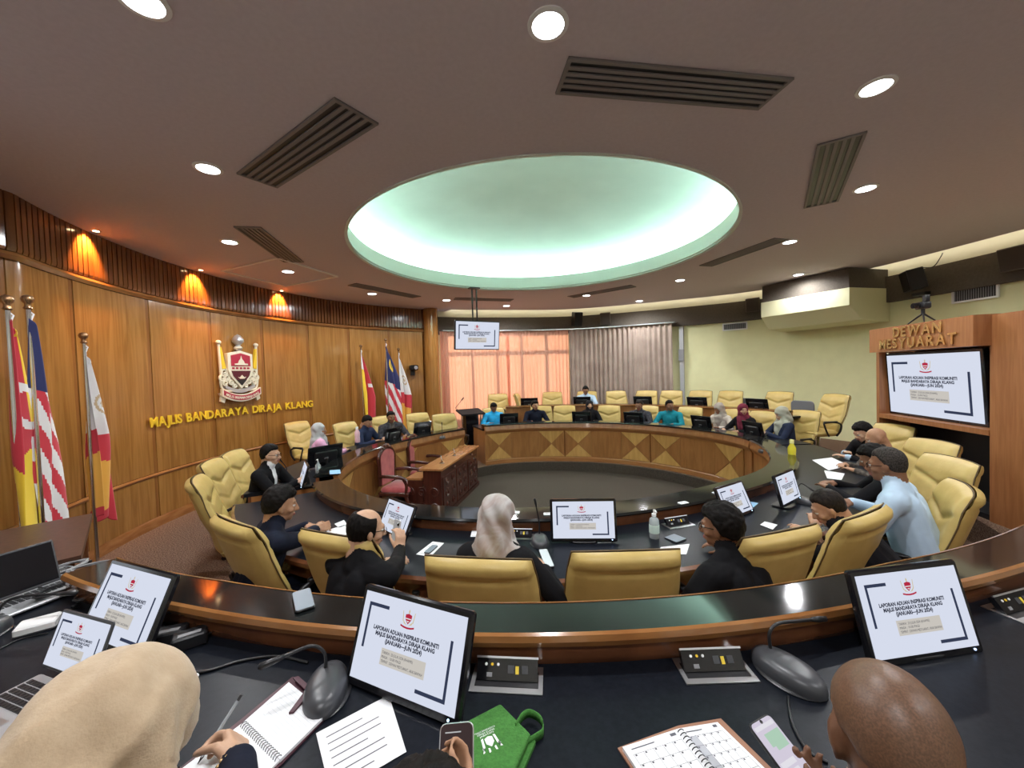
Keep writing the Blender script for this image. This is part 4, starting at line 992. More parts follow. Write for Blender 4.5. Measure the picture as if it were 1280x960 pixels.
# ================================================================ SMALL THINGS ON THE DESKS
def ang_of(a, b): return math.atan2(b.y-a.y, b.x-a.x)
def flat_poly(name, parent, pts, z0, z1, mat, off): return MB().slab([(p.x-off.x, p.y-off.y) for p in pts], z0, z1).build(name, mat, parent)
def sheet(label, pxs, z, lines=0, mat=PAPER, name='paper_sheet', cat='paper', th=.0012, group='loose papers', bars=None, ink=INK):
    ps = [at(x, y, z) for x, y in pxs]; c = sum(ps, Vector())/len(ps); c.z = z
    t = thing(name, label, cat, c, 0, group); flat_poly('sheet', t, ps, 0, th, mat, c)
    if lines:
        a, b, cc, d = ps[:4]; mb = MB()
        for k in range(lines):
            f = .16+.72*k/max(lines-1, 1); l = a.lerp(d, f); r = b.lerp(cc, f); e = .86 if k % 3 else .6
            q = [l.lerp(r, .1), l.lerp(r, .1+.8*e)]; n = (d-a).normalized()*.0018
            mb.add([(p.x-c.x, p.y-c.y, th+.0004) for p in (q[0]-n, q[1]-n, q[1]+n, q[0]+n)], [(0, 1, 2, 3)])
        mb.build('printed_lines', ink, t)
    return t
def phone(label, pxs, z, mat, name='mobile_phone', group='mobile phones', th=.009, screen=None):
    ps = [at(x, y, z) for x, y in pxs]; c = sum(ps, Vector())/4; c.z = z
    w = ((ps[1]-ps[0]).length+(ps[2]-ps[3]).length)/2; h = ((ps[3]-ps[0]).length+(ps[2]-ps[1]).length)/2
    t = thing(name, label, 'phone', c, ang_of(ps[3], ps[2]), group)
    MB().rbox((0, 0, 0), (w, th, h), .012, M=T((0, 0, th/2))@RX(R(-90))).build('case', BLACKPL, t, 40)
    MB().rbox((0, 0, 0), (w*.93, .0008, h*.95), .01, M=T((0, 0, th+.0003))@RX(R(-90))).build('glass', screen or mat, t, 40); return t
PH_GREY = plain('grey_phone_glass', (.16, .20, .24), .4); PH_BLUE = plain('pale_blue_card', (.30, .55, .80), .4)
phone('grey phone lying on the polished ledge', ((371, 740), (392, 737), (390, 761), (362, 770)), 1.358, PH_GREY)
# power modules let into the worktops
def module_(px, py, z, label, w=.235, d=.115, open_=True, extra=0, k=1):
    p = at(px, py, z); t = thing('power_module', label, 'socket box', p, facing_centre(p, extra), 'desk power modules'); w *= k; d *= k
    f = MB()
    for s in (-1, 1): f.box((0, s*(d/2-.011), .002), (w, .022, .004)); f.box((s*(w/2-.007), 0, .002), (.014, d-.044, .004))
    f.build('frame_plate', ALU, t); MB().box((0, 0, .0005), (w-.028, d-.044, .001)).build('well', BLACKPL, t)
    M = T((0, d*.16, .022))@RX(R(52))
    b = MB().box((0, 0, 0), (w*.86, .062*k, .02*k), M=M).build('socket_block', BLACKGL, t)
    MB().box((0, .032*k, .011*k), (w*.88, .006, .006), M=M).build('lid_edge', ALU, t)
    for i in range(3): MB().cyl(M@Vector((-w*.30+.02*i, .012, .0100*k)), M@Vector((-w*.30+.02*i, .012, .0125*k)), .0045, n=10).build('jack', (WHITEPL, GOLDP, WHITEPL)[i], b)
    MB().box((w*.14, -.002, .0105*k), (.011, .022, .003), M=M).build('switch', plain('yellow_switch', (.8, .6, .05), .4), b)
    for i in range(2): MB().box((w*(.05+.2*i), .0, .0102*k), (.02, .022, .002), M=M).build('outlet', GREYDK, b)
    MB().box((-w*.25, -.016, .0102*k), (.018, .012, .002), M=M).build('network_port', GREYPL, b)
module_(634, 850, 1.241, 'silver power module between the tilted monitor and the green bag')
module_(893, 838, 1.241, 'silver power module beside the grey microphone base', extra=-2)
module_(1275, 762, 1.241, 'silver power module beyond the monitor behind the shaven head', extra=-4)
module_(650, 671, .996, 'power module beside the woman in the pale satin headscarf', k=.9)
module_(848, 656, .996, 'power module beside the hand sanitizer', k=1.0)
# conference microphones
def microphone(px, py, z, label, neck, rz=0, k=1., head_dir=None):
    p = at(px, py, z); t = thing('conference_microphone', label, 'microphone', p, rz, 'conference microphones'); vs = []; fs = []
    nu, nv = 28, 8
    for j in range(nv+1):
        f = j/nv; h = .052*(1-(1-f)**2.2)
        for i in range(nu):
            a = 2*math.pi*i/nu; r = (1-f**2.4*.96)*(1-.10*math.cos(2*a)); vs.append((.072*k*r*math.cos(a), .105*k*r*math.sin(a)*(1 if math.sin(a) > 0 else .95), (h+.004)*k))
    for j in range(nv):
        for i in range(nu): fs.append((j*nu+i, j*nu+(i+1) % nu, (j+1)*nu+(i+1) % nu, (j+1)*nu+i))
    fs.append(tuple(range(nv*nu, (nv+1)*nu)))
    MB().add(vs, fs).build('base', GREYDK, t, 180)
    MB().lathe([(.074*k, 0), (.076*k, .004), (.07*k, .008)], n=28, M=Matrix.Diagonal((1, 1.42, 1, 1))).build('foot_ring', BLACKPL, t, 40)
    MB().ball((0, -.066*k, .030*k), (.024*k, .018*k, .010*k), 14, 8).build('talk_button', GREYPL, t, 180)
    nn = bez([Vector(q)*k for q in neck], 8); MB().tube(nn, .0055*k, 8).build('gooseneck', BLACKPL, t, 180)
    d = (nn[-1]-nn[-3]).normalized(); MB().tube([nn[-1]-d*.01, nn[-1]+d*.02, nn[-1]+d*.055*k, nn[-1]+d*.062*k], [.007*k, .010*k, .011*k, .005*k], 10).build('mic_head', BLACKPL, t, 180)
    return t
microphone(408, 868, ZO, 'grey microphone base with neck bent over the notebook', [(-.01, .05, .045), (-.012, .055, .10), (-.05, .05, .135), (-.13, .02, .135)], R(15))
microphone(985, 846, ZO, 'grey microphone base with neck reaching before the slide monitor', [(.01, .06, .045), (.012, .065, .10), (.05, .06, .125), (.15, .05, .11), (.22, .04, .10)], R(25), 1.0)
microphone(675, 679, ZD, 'microphone between the satin headscarf and the slide monitor', [(0, .05, .045), (.0, .05, .15), (-.02, .04, .28)], 0, .95)
microphone(1003, 628, ZD, 'microphone before the man bending over', [(0, .05, .045), (0, .05, .12), (.06, .05, .17), (.09, .0, .14)], R(20), .9)
microphone(356, 600, ZD, 'microphone before the man in the black suit at the wood wall', [(0, .04, .045), (.0, .05, .16), (-.03, .0, .26)], 0, .9)
microphone(955, 566, ZD, 'microphone before the woman in the sage headscarf', [(0, .04, .045), (0, .05, .15), (.05, .03, .26)], 0, .9)
microphone(553, 548, ZD, 'microphone before the empty chair beside the column', [(0, .0, .045), (0, .0, .15), (0, .0, .30)], 0, .9)
microphone(-28, 800, ZO, 'microphone whose neck reaches over the laptop table', [(.03, .03, .045), (.05, .04, .11), (.10, .05, .135), (.24, .06, .125)], R(10), 1.0)
# --- open spiral notebook, sheet and bag in the foreground
nb_pts = [at(*q, ZO+.012) for q in ((303, 904), (361, 853), (409, 892), (350, 950))]; nl_pts = [at(*q, ZO+.010) for q in ((303, 904), (350, 950), (288, 1012), (226, 962))]
c = nb_pts[0].copy(); c.z = ZO; nbk = thing('spiral_notebook', 'open spiral notebook with maroon cover under the writing hand', 'notebook', c)
MAROON = plain('maroon_cover', (.07, .018, .03), .5)
cov = [at(*q, ZO) for q in ((222, 964), (302, 900), (366, 847), (417, 889), (352, 957), (288, 1018))]
flat_poly('cover', nbk, cov, .001, .004, MAROON, c); flat_poly('page_block', nbk, nb_pts, .005, .013, PAPER, c); flat_poly('page_block', nbk, nl_pts, .005, .011, PAPER, c)
flap = [at(*q, ZO+.013) for q in ((366, 848), (373, 846), (416, 884), (409, 891)) ]; flat_poly('cover_edge', nbk, flap, .0131, .016, MAROON, c)
strap = [at(*q, ZO+.016) for q in ((384, 861), (390, 865), (367, 891), (361, 892))]; flat_poly('pen_loop', nbk, strap, .0135, .020, MAROON, c)
d_ = (nb_pts[3]-nb_pts[0]); sp = d_.normalized(); nr = Vector((-sp.y, sp.x, 0))
for k in range(20):
    q = nb_pts[0].lerp(nb_pts[3], .04+.92*k/19)-c; q.z = .010
    MB().tube([q+nr*(.009*math.cos(a))+Vector((0, 0, .009*math.sin(a))) for a in [2*math.pi*i/10 for i in range(10)]], .0011, 5, closed=True).build('ring', BLACKPL, nbk, 180)
mb = MB()
for k in range(12):
    l = nb_pts[0].lerp(nb_pts[1], .08+.84*k/11)-c; r = nb_pts[3].lerp(nb_pts[2], .08+.84*k/11)-c; l, r = l.lerp(r, .05), l.lerp(r, .95); n = sp.cross(Vector((0, 0, 1)))*.0004
    mb.add([(p.x, p.y, .0133) for p in (l-n, r-n, r+n, l+n)], [(0, 1, 2, 3)])
mb.build('ruled_lines', plain('faint_rule', (.55, .58, .62), .8), nbk)
sheet('printed white sheet lying beside the tilted monitor', ((395, 917), (486, 869), (508, 940), (414, 995)), ZO+.002, 7)
bag_pts = [at(*q, ZO) for q in ((568, 922), (626, 891), (664, 930), (640, 985), (590, 1000))]; c = bag_pts[1].copy(); c.z = ZO
GREENB = noisy('green_nonwoven', (.035, .15, .02), (.05, .20, .03), (120, 120, 120), 3, .85, bump=.3, bscale=(200, 200, 200)); bag = thing('folded_bag', 'folded green cloth bag with white printed crest', 'bag', c)
flat_poly('back_panel', bag, [p+(Vector((.012, -.004, 0))) for p in bag_pts], .001, .012, GREENB, c); bo = flat_poly('front_panel', bag, bag_pts, .016, .030, GREENB, c)
bv = bo.modifiers.new('soft', 'BEVEL'); bv.width = .006; bv.segments = 2
for zz_, qs in ((.026, ((644, 909), (652, 896), (662, 891), (674, 897), (679, 905))), (.014, ((652, 934), (668, 924), (679, 916), (679, 906)))):
    pp = [at(*q, ZO+zz_) for q in qs]; cl = bez([p-c for p in pp], 6); mb = MB(); vs = []
    for q in cl: vs += [(q.x, q.y, q.z-.012), (q.x, q.y, q.z+.012)]
    mb.add(vs, [(2*i, 2*i+2, 2*i+3, 2*i+1) for i in range(len(cl)-1)]); ho = mb.build('handle', GREENB, bag, 180); s_ = ho.modifiers.new('thick', 'SOLIDIFY'); s_.thickness = .003
pr_ = MB(); o0 = at(613, 928, ZO+.031)-c; ux = (at(626, 922, ZO+.031)-at(600, 934, ZO+.031)).normalized(); uy = Vector((-ux.y, ux.x, 0)); Mb = Matrix(((ux.x, 0, uy.x, o0.x), (ux.y, 0, uy.y, o0.y), (0, -1, 0, .0306), (0, 0, 0, 1)))
def bp(ps): pr_.add([(x, 0, z) for x, z in ps], [tuple(range(len(ps)))], 0, Mb)
bp([(-.011, .016), (0, .020), (.011, .016), (.011, .0), (0, -.012), (-.011, .0)])
for s in (-1, 1): bp([(s*.014, .020), (s*.020, .018), (s*.024, -.012), (s*.017, -.008)]); bp([(s*.026, -.010), (s*.020, -.004), (s*.028, -.022), (s*.021, -.020)]); bp([(s*.006, -.014), (s*.011, -.012), (s*.012, -.026), (s*.007, -.024)])
for k, (z, w) in enumerate(((.040, .074), (.033, .062), (.026, .05))): add_text(pr_, ('MAJLIS BANDARAYA', 'DIRAJA KLANG', 'JABATAN')[k], .0075, Mb@T((0, 0, z-.002)), width=w*.8)
pr_.build('white_print', plain('white_print', (.8, .82, .8), .7), bag)
# --- planner
pl_l = [at(*q, ZO+.014) for q in ((778, 934), (848, 911), (915, 995), (836, 1022))]; pl_r = [at(*q, ZO+.014) for q in ((848, 911), (897, 903), (968, 972), (915, 995))]
c = pl_l[1].copy(); c.z = ZO; plan = thing('open_planner', 'open calendar planner with tan cover on the black desk', 'planner', c)
flat_poly('cover', plan, [at(*q, ZO) for q in ((772, 937), (848, 909), (901, 900), (974, 972), (915, 1000), (832, 1028))], .001, .005, plain('tan_cover', (.30, .14, .08), .6), c)
flat_poly('left_pages', plan, pl_l, .005, .015, PAPER, c); flat_poly('right_pages', plan, pl_r, .005, .015, PAPER, c)
for quad, nm in ((pl_l, 'left_month_grid'), (pl_r, 'right_month_grid')):
    mb = MB(); a, b, c2, d = [p-c for p in quad]
    P = lambda u, v: (a.lerp(b, u)).lerp(d.lerp(c2, u), v)
    def ln(u0, v0, u1, v1, w=.0006):
        p, q = P(u0, v0), P(u1, v1); n = (q-p).normalized().cross(Vector((0, 0, 1)))*w; mb.add([(r.x, r.y, .0155) for r in (p-n, q-n, q+n, p+n)], [(0, 1, 2, 3)])
    for i in range(6): ln(.08+.168*i, .16, .08+.168*i, .97, .0004)
    for j in range(6): ln(.08, .16+.16*j, .92, .16+.16*j, .0004)
    for i in range(5):
        for j in range(5): ln(.10+.168*i, .18+.16*j, .13+.168*i, .18+.16*j, .0022)
    ln(.10, .08, .5, .08, .0015); ln(.8, .06, .9, .06, .004)
    mb.build(nm, INK, plan)
sh_ = [P(.08, .16), P(.245, .16), P(.245, .97), P(.08, .97)]; MB().add([(p.x, p.y, .0153) for p in sh_], [(0, 1, 2, 3)]).build('shaded_column', plain('grey_tint', (.45, .46, .5), .8), plan)
sp = (pl_l[2]-pl_l[1]).normalized(); nr = Vector((-sp.y, sp.x, 0))
for k in range(16):
    q = pl_l[1].lerp(pl_l[2], .05+.9*k/15)-c; q.z = .012
    MB().tube([q+nr*(.010*math.cos(a))+Vector((0, 0, .009*math.sin(a))) for a in [2*math.pi*i/10 for i in range(10)]], .0013, 5, closed=True).build('ring', BLACKPL, plan, 180)
# --- left end: laptops, adapters, cables, tissue
SILVER = plain('silver_shell', (.55, .56, .58), .35, metal=.6)
def laptop(c, yaw, tilt, label, W, H, lit):
    t = thing('open_laptop', label, 'laptop', (c[0], c[1], ZO+.002), R(yaw)); h = c[2]-ZO; M = T((0, 0, h))@RX(R(-tilt)); hinge = M@Vector((0, 0, -H/2-.008))
    MB().rbox((0, .004, 0), (W+.016, .008, H+.018), .008, M=M).build('lid', GREYDK, t, 40)
    if lit: link('screen', SLIDE, t, scale=(W, 1, H), loc=M@Vector((0, -.001, 0)), rot=(R(-tilt), 0, 0))
    else: MB().box((0, -.001, 0), (W, .001, H), M=M).build('screen', BLACKGL, t)
    b = MB().rbox((0, 0, 0), (W+.016, .014, .22), .012, M=T((0, hinge.y-.11, .012))@RX(R(90))).build('keyboard_deck', SILVER, t, 40)
    km = MB().box((0, 0, 0), (.0155, .0145, .003)).mesh('key', BLACKPL)
    for r in range(5):
        for q in range(14): link('key', km, b, loc=(-W*.44+W*.88*q/13, hinge.y-.035-.0195*r, .0205))
    MB().box((0, hinge.y-.172, .0195), (.10, .06, .001)).build('touchpad', ALU, b); MB().box((-W*.36, hinge.y-.18, .0195), (.05, .025, .001)).build('sticker', BLACKPL, b)
    return t
laptop((-1.52, 1.32, 1.365), -18.4, 21, 'open silver laptop showing the slide beside the sand headscarf', .275, .16, True)
p = at(14, 752, ZO); laptop((p.x-.03, p.y+.02, ZO+.12), 70, 18, 'open laptop with dark screen seen edge-on beside the flags', .31, .19, False)
p = at(48, 786, ZO); t = thing('charger_box', 'white charger box beside the open laptop', 'charger', p, R(35)); MB().rbox((0, 0, 0), (.12, .035, .09), .01, M=T((0, 0, .018))@RX(R(90))).build('body', WHITEPL, t, 40); MB().rbox((0, 0, 0), (.122, .012, .092), .01, M=T((0, 0, .006))@RX(R(90))).build('lower_shell', GREYDK, t, 40)
for k, (px, py, rz, lb) in enumerate(((213, 802, 20, 'black power adapter with white label behind the sand headscarf'), (238, 806, 35, 'black network box behind the power adapter with white label'))):
    p = at(px, py, ZO); t = thing('power_adapter', lb, 'adapter', p, R(rz)); MB().rbox((0, 0, 0), (.11, .05, .07), .012, M=T((0, 0, .025))@RX(R(90))).build('body', BLACKPL, t, 40)
    MB().box((0, -.01, .0505), (.07, .02, .001)).build('label_strip', GREYPL, t); MB().tube(bez([(.05, 0, .02), (.1, .03, .006), (.16, .02, .006)], 6), .004).build('lead', BLACKPL, t, 180)
rnd = random.Random(4)
for k in range(7):
    p = at(95+rnd.uniform(-30, 30), 735+rnd.uniform(-22, 22), ZO); t = thing('coiled_cable', ('black cable coiled on the brown side table', 'grey cable coiled on the brown side table')[k % 3 == 0], 'cable', p, rnd.uniform(0, 6), 'coiled cables on the side table')
    r0 = rnd.uniform(.045, .085); MB().tube([(r0*(1+.12*math.sin(i*.9))*math.cos(i*.35)*1.3, r0*math.sin(i*.35)*.7, .008+.004*k+.010*abs(math.sin(i*.23))) for i in range(64)], .0045, 6).build('wire', BLACKPL if k % 3 else GREYPL, t, 180)
    MB().rbox((r0*1.4, 0, .012), (.03, .016, .014), .004).build('plug', BLACKPL, t, 40)
def cable(label, qs, z, r=.004, mat=BLACKPL):
    ps = [at(x, y, z)+Vector((0, 0, r+h)) for x, y, h in qs]; c = ps[0].copy(); tag(MB().tube([q-c for q in bez(ps, 10)], r, 6).build('loose_cable', mat, None, 180, c), label, 'cable')
cable('black microphone cable lying across the desk behind the tissue', ((200, 838, 0), (250, 842, 0), (300, 828, .0), (345, 822, .0), (385, 830, .0)), ZO, .005)
cable('thin black cable hanging from the ledge to the network box', ((232, 800, .02), (252, 800, 0), (262, 780, .0), (256, 772, .01)), ZO, .003)
cable('black cable on the desk under the shaven head', ((985, 872, 0), (990, 905, 0), (1010, 940, 0), (1035, 955, 0)), ZO, .004)
cable('thin black cable running from the side table', ((60, 792, 0), (25, 800, 0), (0, 812, 0), (-20, 820, 0)), ZO, .003)
p = at(228, 858, ZO); 
mb = MB().ball((0, 0, .018), (.048, .022, .017), 22, 14); mb.v = [tuple(Vector(v)*(1+.3*mnoise.noise(Vector(v)*60))+Vector((0, 0, .004))) for v in mb.v]
tag(mb.build('crumpled_tissue', PAPER, None, 60, p, (0, 0, R(30))), 'crumpled white tissue beside the sand headscarf', 'tissue')
# --- lower desk
for px, py in ((643, 641), (686, 643), (854, 629), (896, 616)):
    p = at(px, py, 1.10); t = thing('ledge_card', 'small white card lying on the polished inner ledge', 'card', p, facing_centre(p), 'white cards on the inner ledge')
    MB().rbox((0, 0, 0), (.085, .006, .05), .006, M=T((0, 0, .004))@RX(R(90))).build('card', PAPER, t, 40); MB().box((0, 0, .0075), (.06, .012, .0006)).build('printed_strip', GREYPL, t)
p = at(818, 672, ZD); t = thing('sanitizer_bottle', 'clear hand sanitizer pump bottle on the lower desk', 'bottle', p)
CLEAR = plain('clear_plastic', (.75, .82, .85), .1, trans=.6)
MB().lathe([(.033, 0), (.036, .01), (.036, .12), (.03, .145), (.014, .155), (.014, .165)], n=24).build('bottle', CLEAR, t, 50); MB().lathe([(.0365, .04), (.0367, .042), (.0367, .10), (.0365, .102)], n=24).build('label_band', plain('green_white_label', (.55, .68, .62), .5), t, 50)
MB().lathe([(.016, .162), (.016, .18), (.006, .182), (.006, .21)], n=16).build('pump_collar', WHITEPL, t, 50); MB().tube([(0, 0, .205), (.0, -.02, .212), (.0, -.05, .205)], .007).build('nozzle', WHITEPL, t, 60)
phone('dark phone lying beside the hand sanitizer', ((838, 668), (856, 673), (850, 681), (833, 674)), ZD+.001, PH_GREY)
phone('dark phone at the hand of the woman in the satin headscarf', ((676, 687), (687, 688), (690, 710), (678, 711)), ZD+.004, plain('pale_lit_glass', (.6, .65, .68), .2))
for lb, q, n in (('white sheet under a phone before the balding man', ((541, 677), (555, 679), (538, 696), (520, 693)), 4), ('white sheet at the elbow of the black-haired man', ((826, 684), (862, 680), (858, 693), (822, 692)), 4), ('white papers before the man in the navy suit', ((408, 663), (432, 656), (434, 668), (412, 673)), 4),
                 ('small white slip behind the papers of the navy suit', ((418, 655), (430, 650), (434, 656), (424, 660)), 2), ('white sheet pointed at by the man in the black jacket', ((1015, 575), (1040, 572), (1062, 582), (1036, 588)), 3), ('white sheet under the hands beside the blue shirt', ((1030, 588), (1056, 592), (1052, 600), (1034, 598)), 3),
                 ('small white card on the black desk before the bending man', ((956, 652), (972, 656), (966, 662), (950, 656)), 1), ('pale paper lying before the satin headscarf', ((590, 663), (603, 663), (600, 671), (588, 671)), 2)):
    sheet(lb, q, ZD+.003, n)
phone('phone lying on the white sheet before the balding man', ((540, 682), (547, 683), (538, 693), (530, 692)), ZD+.005, PH_GREY)
sheet('pale blue card on the end of the head desk', ((412, 588), (425, 587), (426, 592), (412, 593)), 1.101, 0, PH_BLUE, 'blue_card', 'card'); sheet('pale blue card beside the monitor of the black-haired man', ((937, 627), (948, 629), (942, 634), (932, 631)), ZD+.002, 0, PH_BLUE, 'blue_card', 'card')
def bottle(px, py, z, label, mat, k=1., cap=WHITEPL):
    p = at(px, py, z); t = thing('drink_bottle', label, 'bottle', p); MB().lathe([(.030*k, 0), (.034*k, .01*k), (.034*k, .06*k), (.031*k, .08*k), (.034*k, .10*k), (.034*k, .14*k), (.016*k, .175*k), (.016*k, .185*k)], n=20).build('body', mat, t, 50); MB().lathe([(.019*k, .182*k), (.019*k, .21*k), (.016*k, .215*k)], n=16).build('cap', cap, t, 50)
bottle(990, 578, ZD, 'yellow drink bottle before the woman in the sage headscarf', plain('yellow_bottle', (.75, .66, .05), .25), 1.35, plain('pale_yellow_cap', (.8, .75, .3), .4)); bottle(447, 553, ZD+.1, 'pink bottle before the man in the navy jacket', plain('pink_bottle', (.85, .55, .62), .35), 1.3)
p = at(398, 592, ZD); t = thing('sanitizer_bottle', 'clear pump bottle behind the monitor of the black suit man', 'bottle', p); MB().lathe([(.033, 0), (.036, .01), (.036, .11), (.014, .14), (.014, .16)], n=20).build('bottle', CLEAR, t, 50); MB().tube([(0, 0, .15), (0, 0, .19), (0, -.04, .19)], .006).build('pump', WHITEPL, t, 60)
# ================================================================ PEOPLE
def skin_mat(name, c): return noisy(name, tuple(.88*x for x in c), c, (40, 40, 40), 3, .5, spec=.35, bump=.06, bscale=(220, 220, 220))
SK_A = skin_mat('skin_tan', (.42, .225, .13)); SK_B = skin_mat('skin_light', (.55, .33, .215)); SK_D = skin_mat('skin_brown', (.23, .11, .06)); SK_E = skin_mat('skin_deep', (.15, .068, .036))
LIPS = plain('lips', (.30, .10, .08), .45); EYEW = plain('eye_white', (.7, .68, .65), .25); EYEB = plain('eye_dark', (.02, .012, .008), .15); BROW = plain('brow_hair', (.02, .015, .012), .7)
def cloth_mat(name, c, k=1.25, sc=10, rough=.8, bump=.25): return noisy(name, c, tuple(min(1, x*k) for x in c), (sc, sc, sc), 4, rough, bump=bump, bscale=(14, 14, 14), spec=.15)
HAIR = noisy('black_hair', (.004, .0035, .003), (.011, .009, .008), (90, 30, 30), 3, .62, bump=.2, bscale=(260, 60, 60), spec=.12); HAIRB = noisy('dark_brown_hair', (.008, .006, .005), (.022, .016, .012), (90, 40, 40), 3, .55, bump=.2, bscale=(260, 80, 80), spec=.12)
class Body:
    def __init__(s): s.prims = []
    def cap(s, a, b, ra, rb, tg): s.prims.append(('c', Vector(a), Vector(b), ra, rb, tg)); return s
    def ell(s, c, r, tg, rot=None): s.prims.append(('e', Vector(c), Vector(r), rot or Matrix.Identity(3), None, tg)); return s
    def mesh(s, name, voxel, smooth, mats, tags, override=None, iters=3):
        bm = MB()
        for p in s.prims:
            if p[0] == 'e': bm.ball((0, 0, 0), 1, 20, 12, M=T(p[1])@(p[3].to_4x4())@Matrix.Diagonal((*p[2], 1)))
            else:
                a, b, ra, rb = p[1:5]; d = b-a; L = d.length
                if L < 1e-5: bm.ball(a, max(ra, rb), 16, 10); continue
                w = d/L; u = w.orthogonal().normalized(); v = w.cross(u); vs = []; fs = []; n = 14; rows = []
                for k in range(0, 6): t = math.pi/2*(1-k/5); rows.append((a-w*ra*math.sin(t), ra*math.cos(t)))
                for k in range(0, 6): t = math.pi/2*k/5; rows.append((b+w*rb*math.sin(t), rb*math.cos(t)))
                for c, r in rows:
                    r = max(r, 1e-4)
                    for i in range(n): t = 2*math.pi*i/n; vs.append(c+u*(r*math.cos(t))+v*(r*math.sin(t)))
                for j in range(len(rows)-1):
                    for i in range(n): fs.append((j*n+i, j*n+(i+1) % n, (j+1)*n+(i+1) % n, (j+1)*n+i))
                fs += [tuple(reversed(range(n))), tuple(range((len(rows)-1)*n, len(rows)*n))]
                bm.add(vs, fs)
        me = bm.mesh(name+'_raw', []); o = bpy.data.objects.new(name, me); COL.objects.link(o)
        m = o.modifiers.new('r', 'REMESH'); m.mode = 'VOXEL'; m.voxel_size = voxel
        sm = o.modifiers.new('s', 'SMOOTH'); sm.factor = .5; sm.iterations = smooth
        out = bpy.data.meshes.new_from_object(o.evaluated_get(bpy.context.evaluated_depsgraph_get())); bpy.data.objects.remove(o); bpy.data.meshes.remove(me)
        out.materials.clear()
        for m in mats: out.materials.append(m)
        nf = len(out.polygons); C = np.empty(nf*3); out.polygons.foreach_get('center', C); C = C.reshape(-1, 3)
        best = np.full(nf, 9.); idx = np.zeros(nf, int)
        for p in s.prims:
            if p[0] == 'e':
                q = (C-np.array(p[1]))@np.array(p[3]); r = np.array(p[2]); d = (np.linalg.norm(q/r, axis=1)-1)*r.min()
            else:
                a, b = np.array(p[1]), np.array(p[2]); ab = b-a; t = np.clip(((C-a)@ab)/max(ab@ab, 1e-9), 0, 1); d = np.linalg.norm(C-a-t[:, None]*ab, axis=1)-(p[3]+(p[4]-p[3])*t)
            k = d < best; best[k] = d[k]; idx[k] = tags.index(p[5])
        if override is not None: idx = override(C, idx)
        out.polygons.foreach_set('material_index', idx.astype(int)); shade(out, 180); return out
def ik(s, e, l1, l2, pole):
    d = e-s; L = d.length
    if L > (l1+l2)*.995: e = s+d*((l1+l2)*.995/L); d = e-s; L = d.length
    w = d/L; x = (l1*l1-l2*l2+L*L)/(2*L); h = math.sqrt(max(l1*l1-x*x, 0)); p = pole-w*pole.dot(w)
    if p.length < 1e-5: p = Vector((1, 0, 0))
    return s+w*x+p.normalized()*h, e
def add_hand(B, wrist, fdir, pdir, side, curl=.5, tg='skin', k=1.0, spread=.05):
    """palm and five fingers; fdir: finger direction, pdir: palm normal (where the palm looks), side +1 right hand"""
    f = fdir.normalized(); p = (pdir-f*pdir.dot(f)).normalized(); a = f.cross(p)*side      # a: towards the thumb
    P = lambda x, y, z: wrist+a*(x*k)+f*(y*k)+p*(z*k)
    B.cap(P(0, -.02, 0), P(0, .02, 0), .024*k, .026*k, tg)
    for x in (-.028, -.009, .010, .028): B.cap(P(x*.6, .015, 0), P(x, .085, 0), .016*k, .0125*k, tg)
    for x, L, r in ((.029, .072, .0092), (.010, .080, .0095), (-.009, .074, .009), (-.028, .058, .0082)):
        y, z, an, c = .088, 0., curl*.5, Vector((0, 0, 0)); prev = (x, y, z)
        for q, (fr) in enumerate((.45, .32, .25)):
            y += L*fr*math.cos(an); z += L*fr*math.sin(an); xx = x*(1+spread*(q+1)*3)
            B.cap(P(*prev), P(xx, y, z), r*k, r*k*.92, tg); prev = (xx, y, z); an += curl*.75
    B.cap(P(.022, .01, .004), P(.045, .048, .016), .0155*k, .0125*k, tg); B.cap(P(.045, .048, .016), P(.052, .078, .03+.012*curl), .0115*k, .0105*k, tg); B.cap(P(.052, .078, .03+.012*curl), P(.048, .102, .042+.02*curl), .0105*k, .009*k, tg)
def head_prims(B, M, female=False, glasses=False, ears=True, face=True, coarse=False):
    Rm = M.to_3x3(); e = lambda c, r, tg, rot=None: B.ell(M@Vector(c), r, tg, Rm@(rot if rot else Matrix.Identity(3)))
    c = lambda a, b, ra, rb, tg: B.cap(M@Vector(a), M@Vector(b), ra, rb, tg); j = .92 if female else 1
    e((0, -.012, .028), (.074, .092, .088), 'skin'); e((0, .018, -.012), (.066*j, .074, .085), 'skin'); e((0, .030, -.060), (.052*j, .058, .052), 'skin'); e((0, .062, -.094), (.022, .02, .018), 'skin'); e((0, -.030, -.030), (.064, .064, .062), 'skin'); c((0, -.045, -.045), (0, -.045, -.12), .052, .056, 'skin')
    if face:
        c((-.032, .078, .022), (.032, .078, .022), .014, .014, 'skin')
        c((0, .088, .012), (0, .108, -.030), .009, .0135, 'skin'); e((-.012, .098, -.034), (.009, .010, .008), 'skin'); e((.012, .098, -.034), (.009, .010, .008), 'skin')
        for s in (-1, 1):
            (coarse or e((s*.031, .077, .004), (.0145, .012, .0085), 'eye')); e((s*.031, .0875, .004), (.006, .004, .006), 'iris')
            e((s*.045, .055, -.028), (.022, .024, .022), 'skin'); (coarse or c((s*.016, .0915, .030), (s*.046, .079, .029), .0045, .004, 'brow'))
        e((0, .089, -.062), (.023, .012, .0055), 'lips'); e((0, .087, -.070), (.019, .011, .006), 'lips')
    if ears:
        for s in (-1, 1): e((s*.076, -.004, -.006), (.011, .020, .032), 'skin', Matrix.Rotation(s*.3, 3, 'Z')); e((s*.074, .0, -.034), (.009, .011, .012), 'skin')
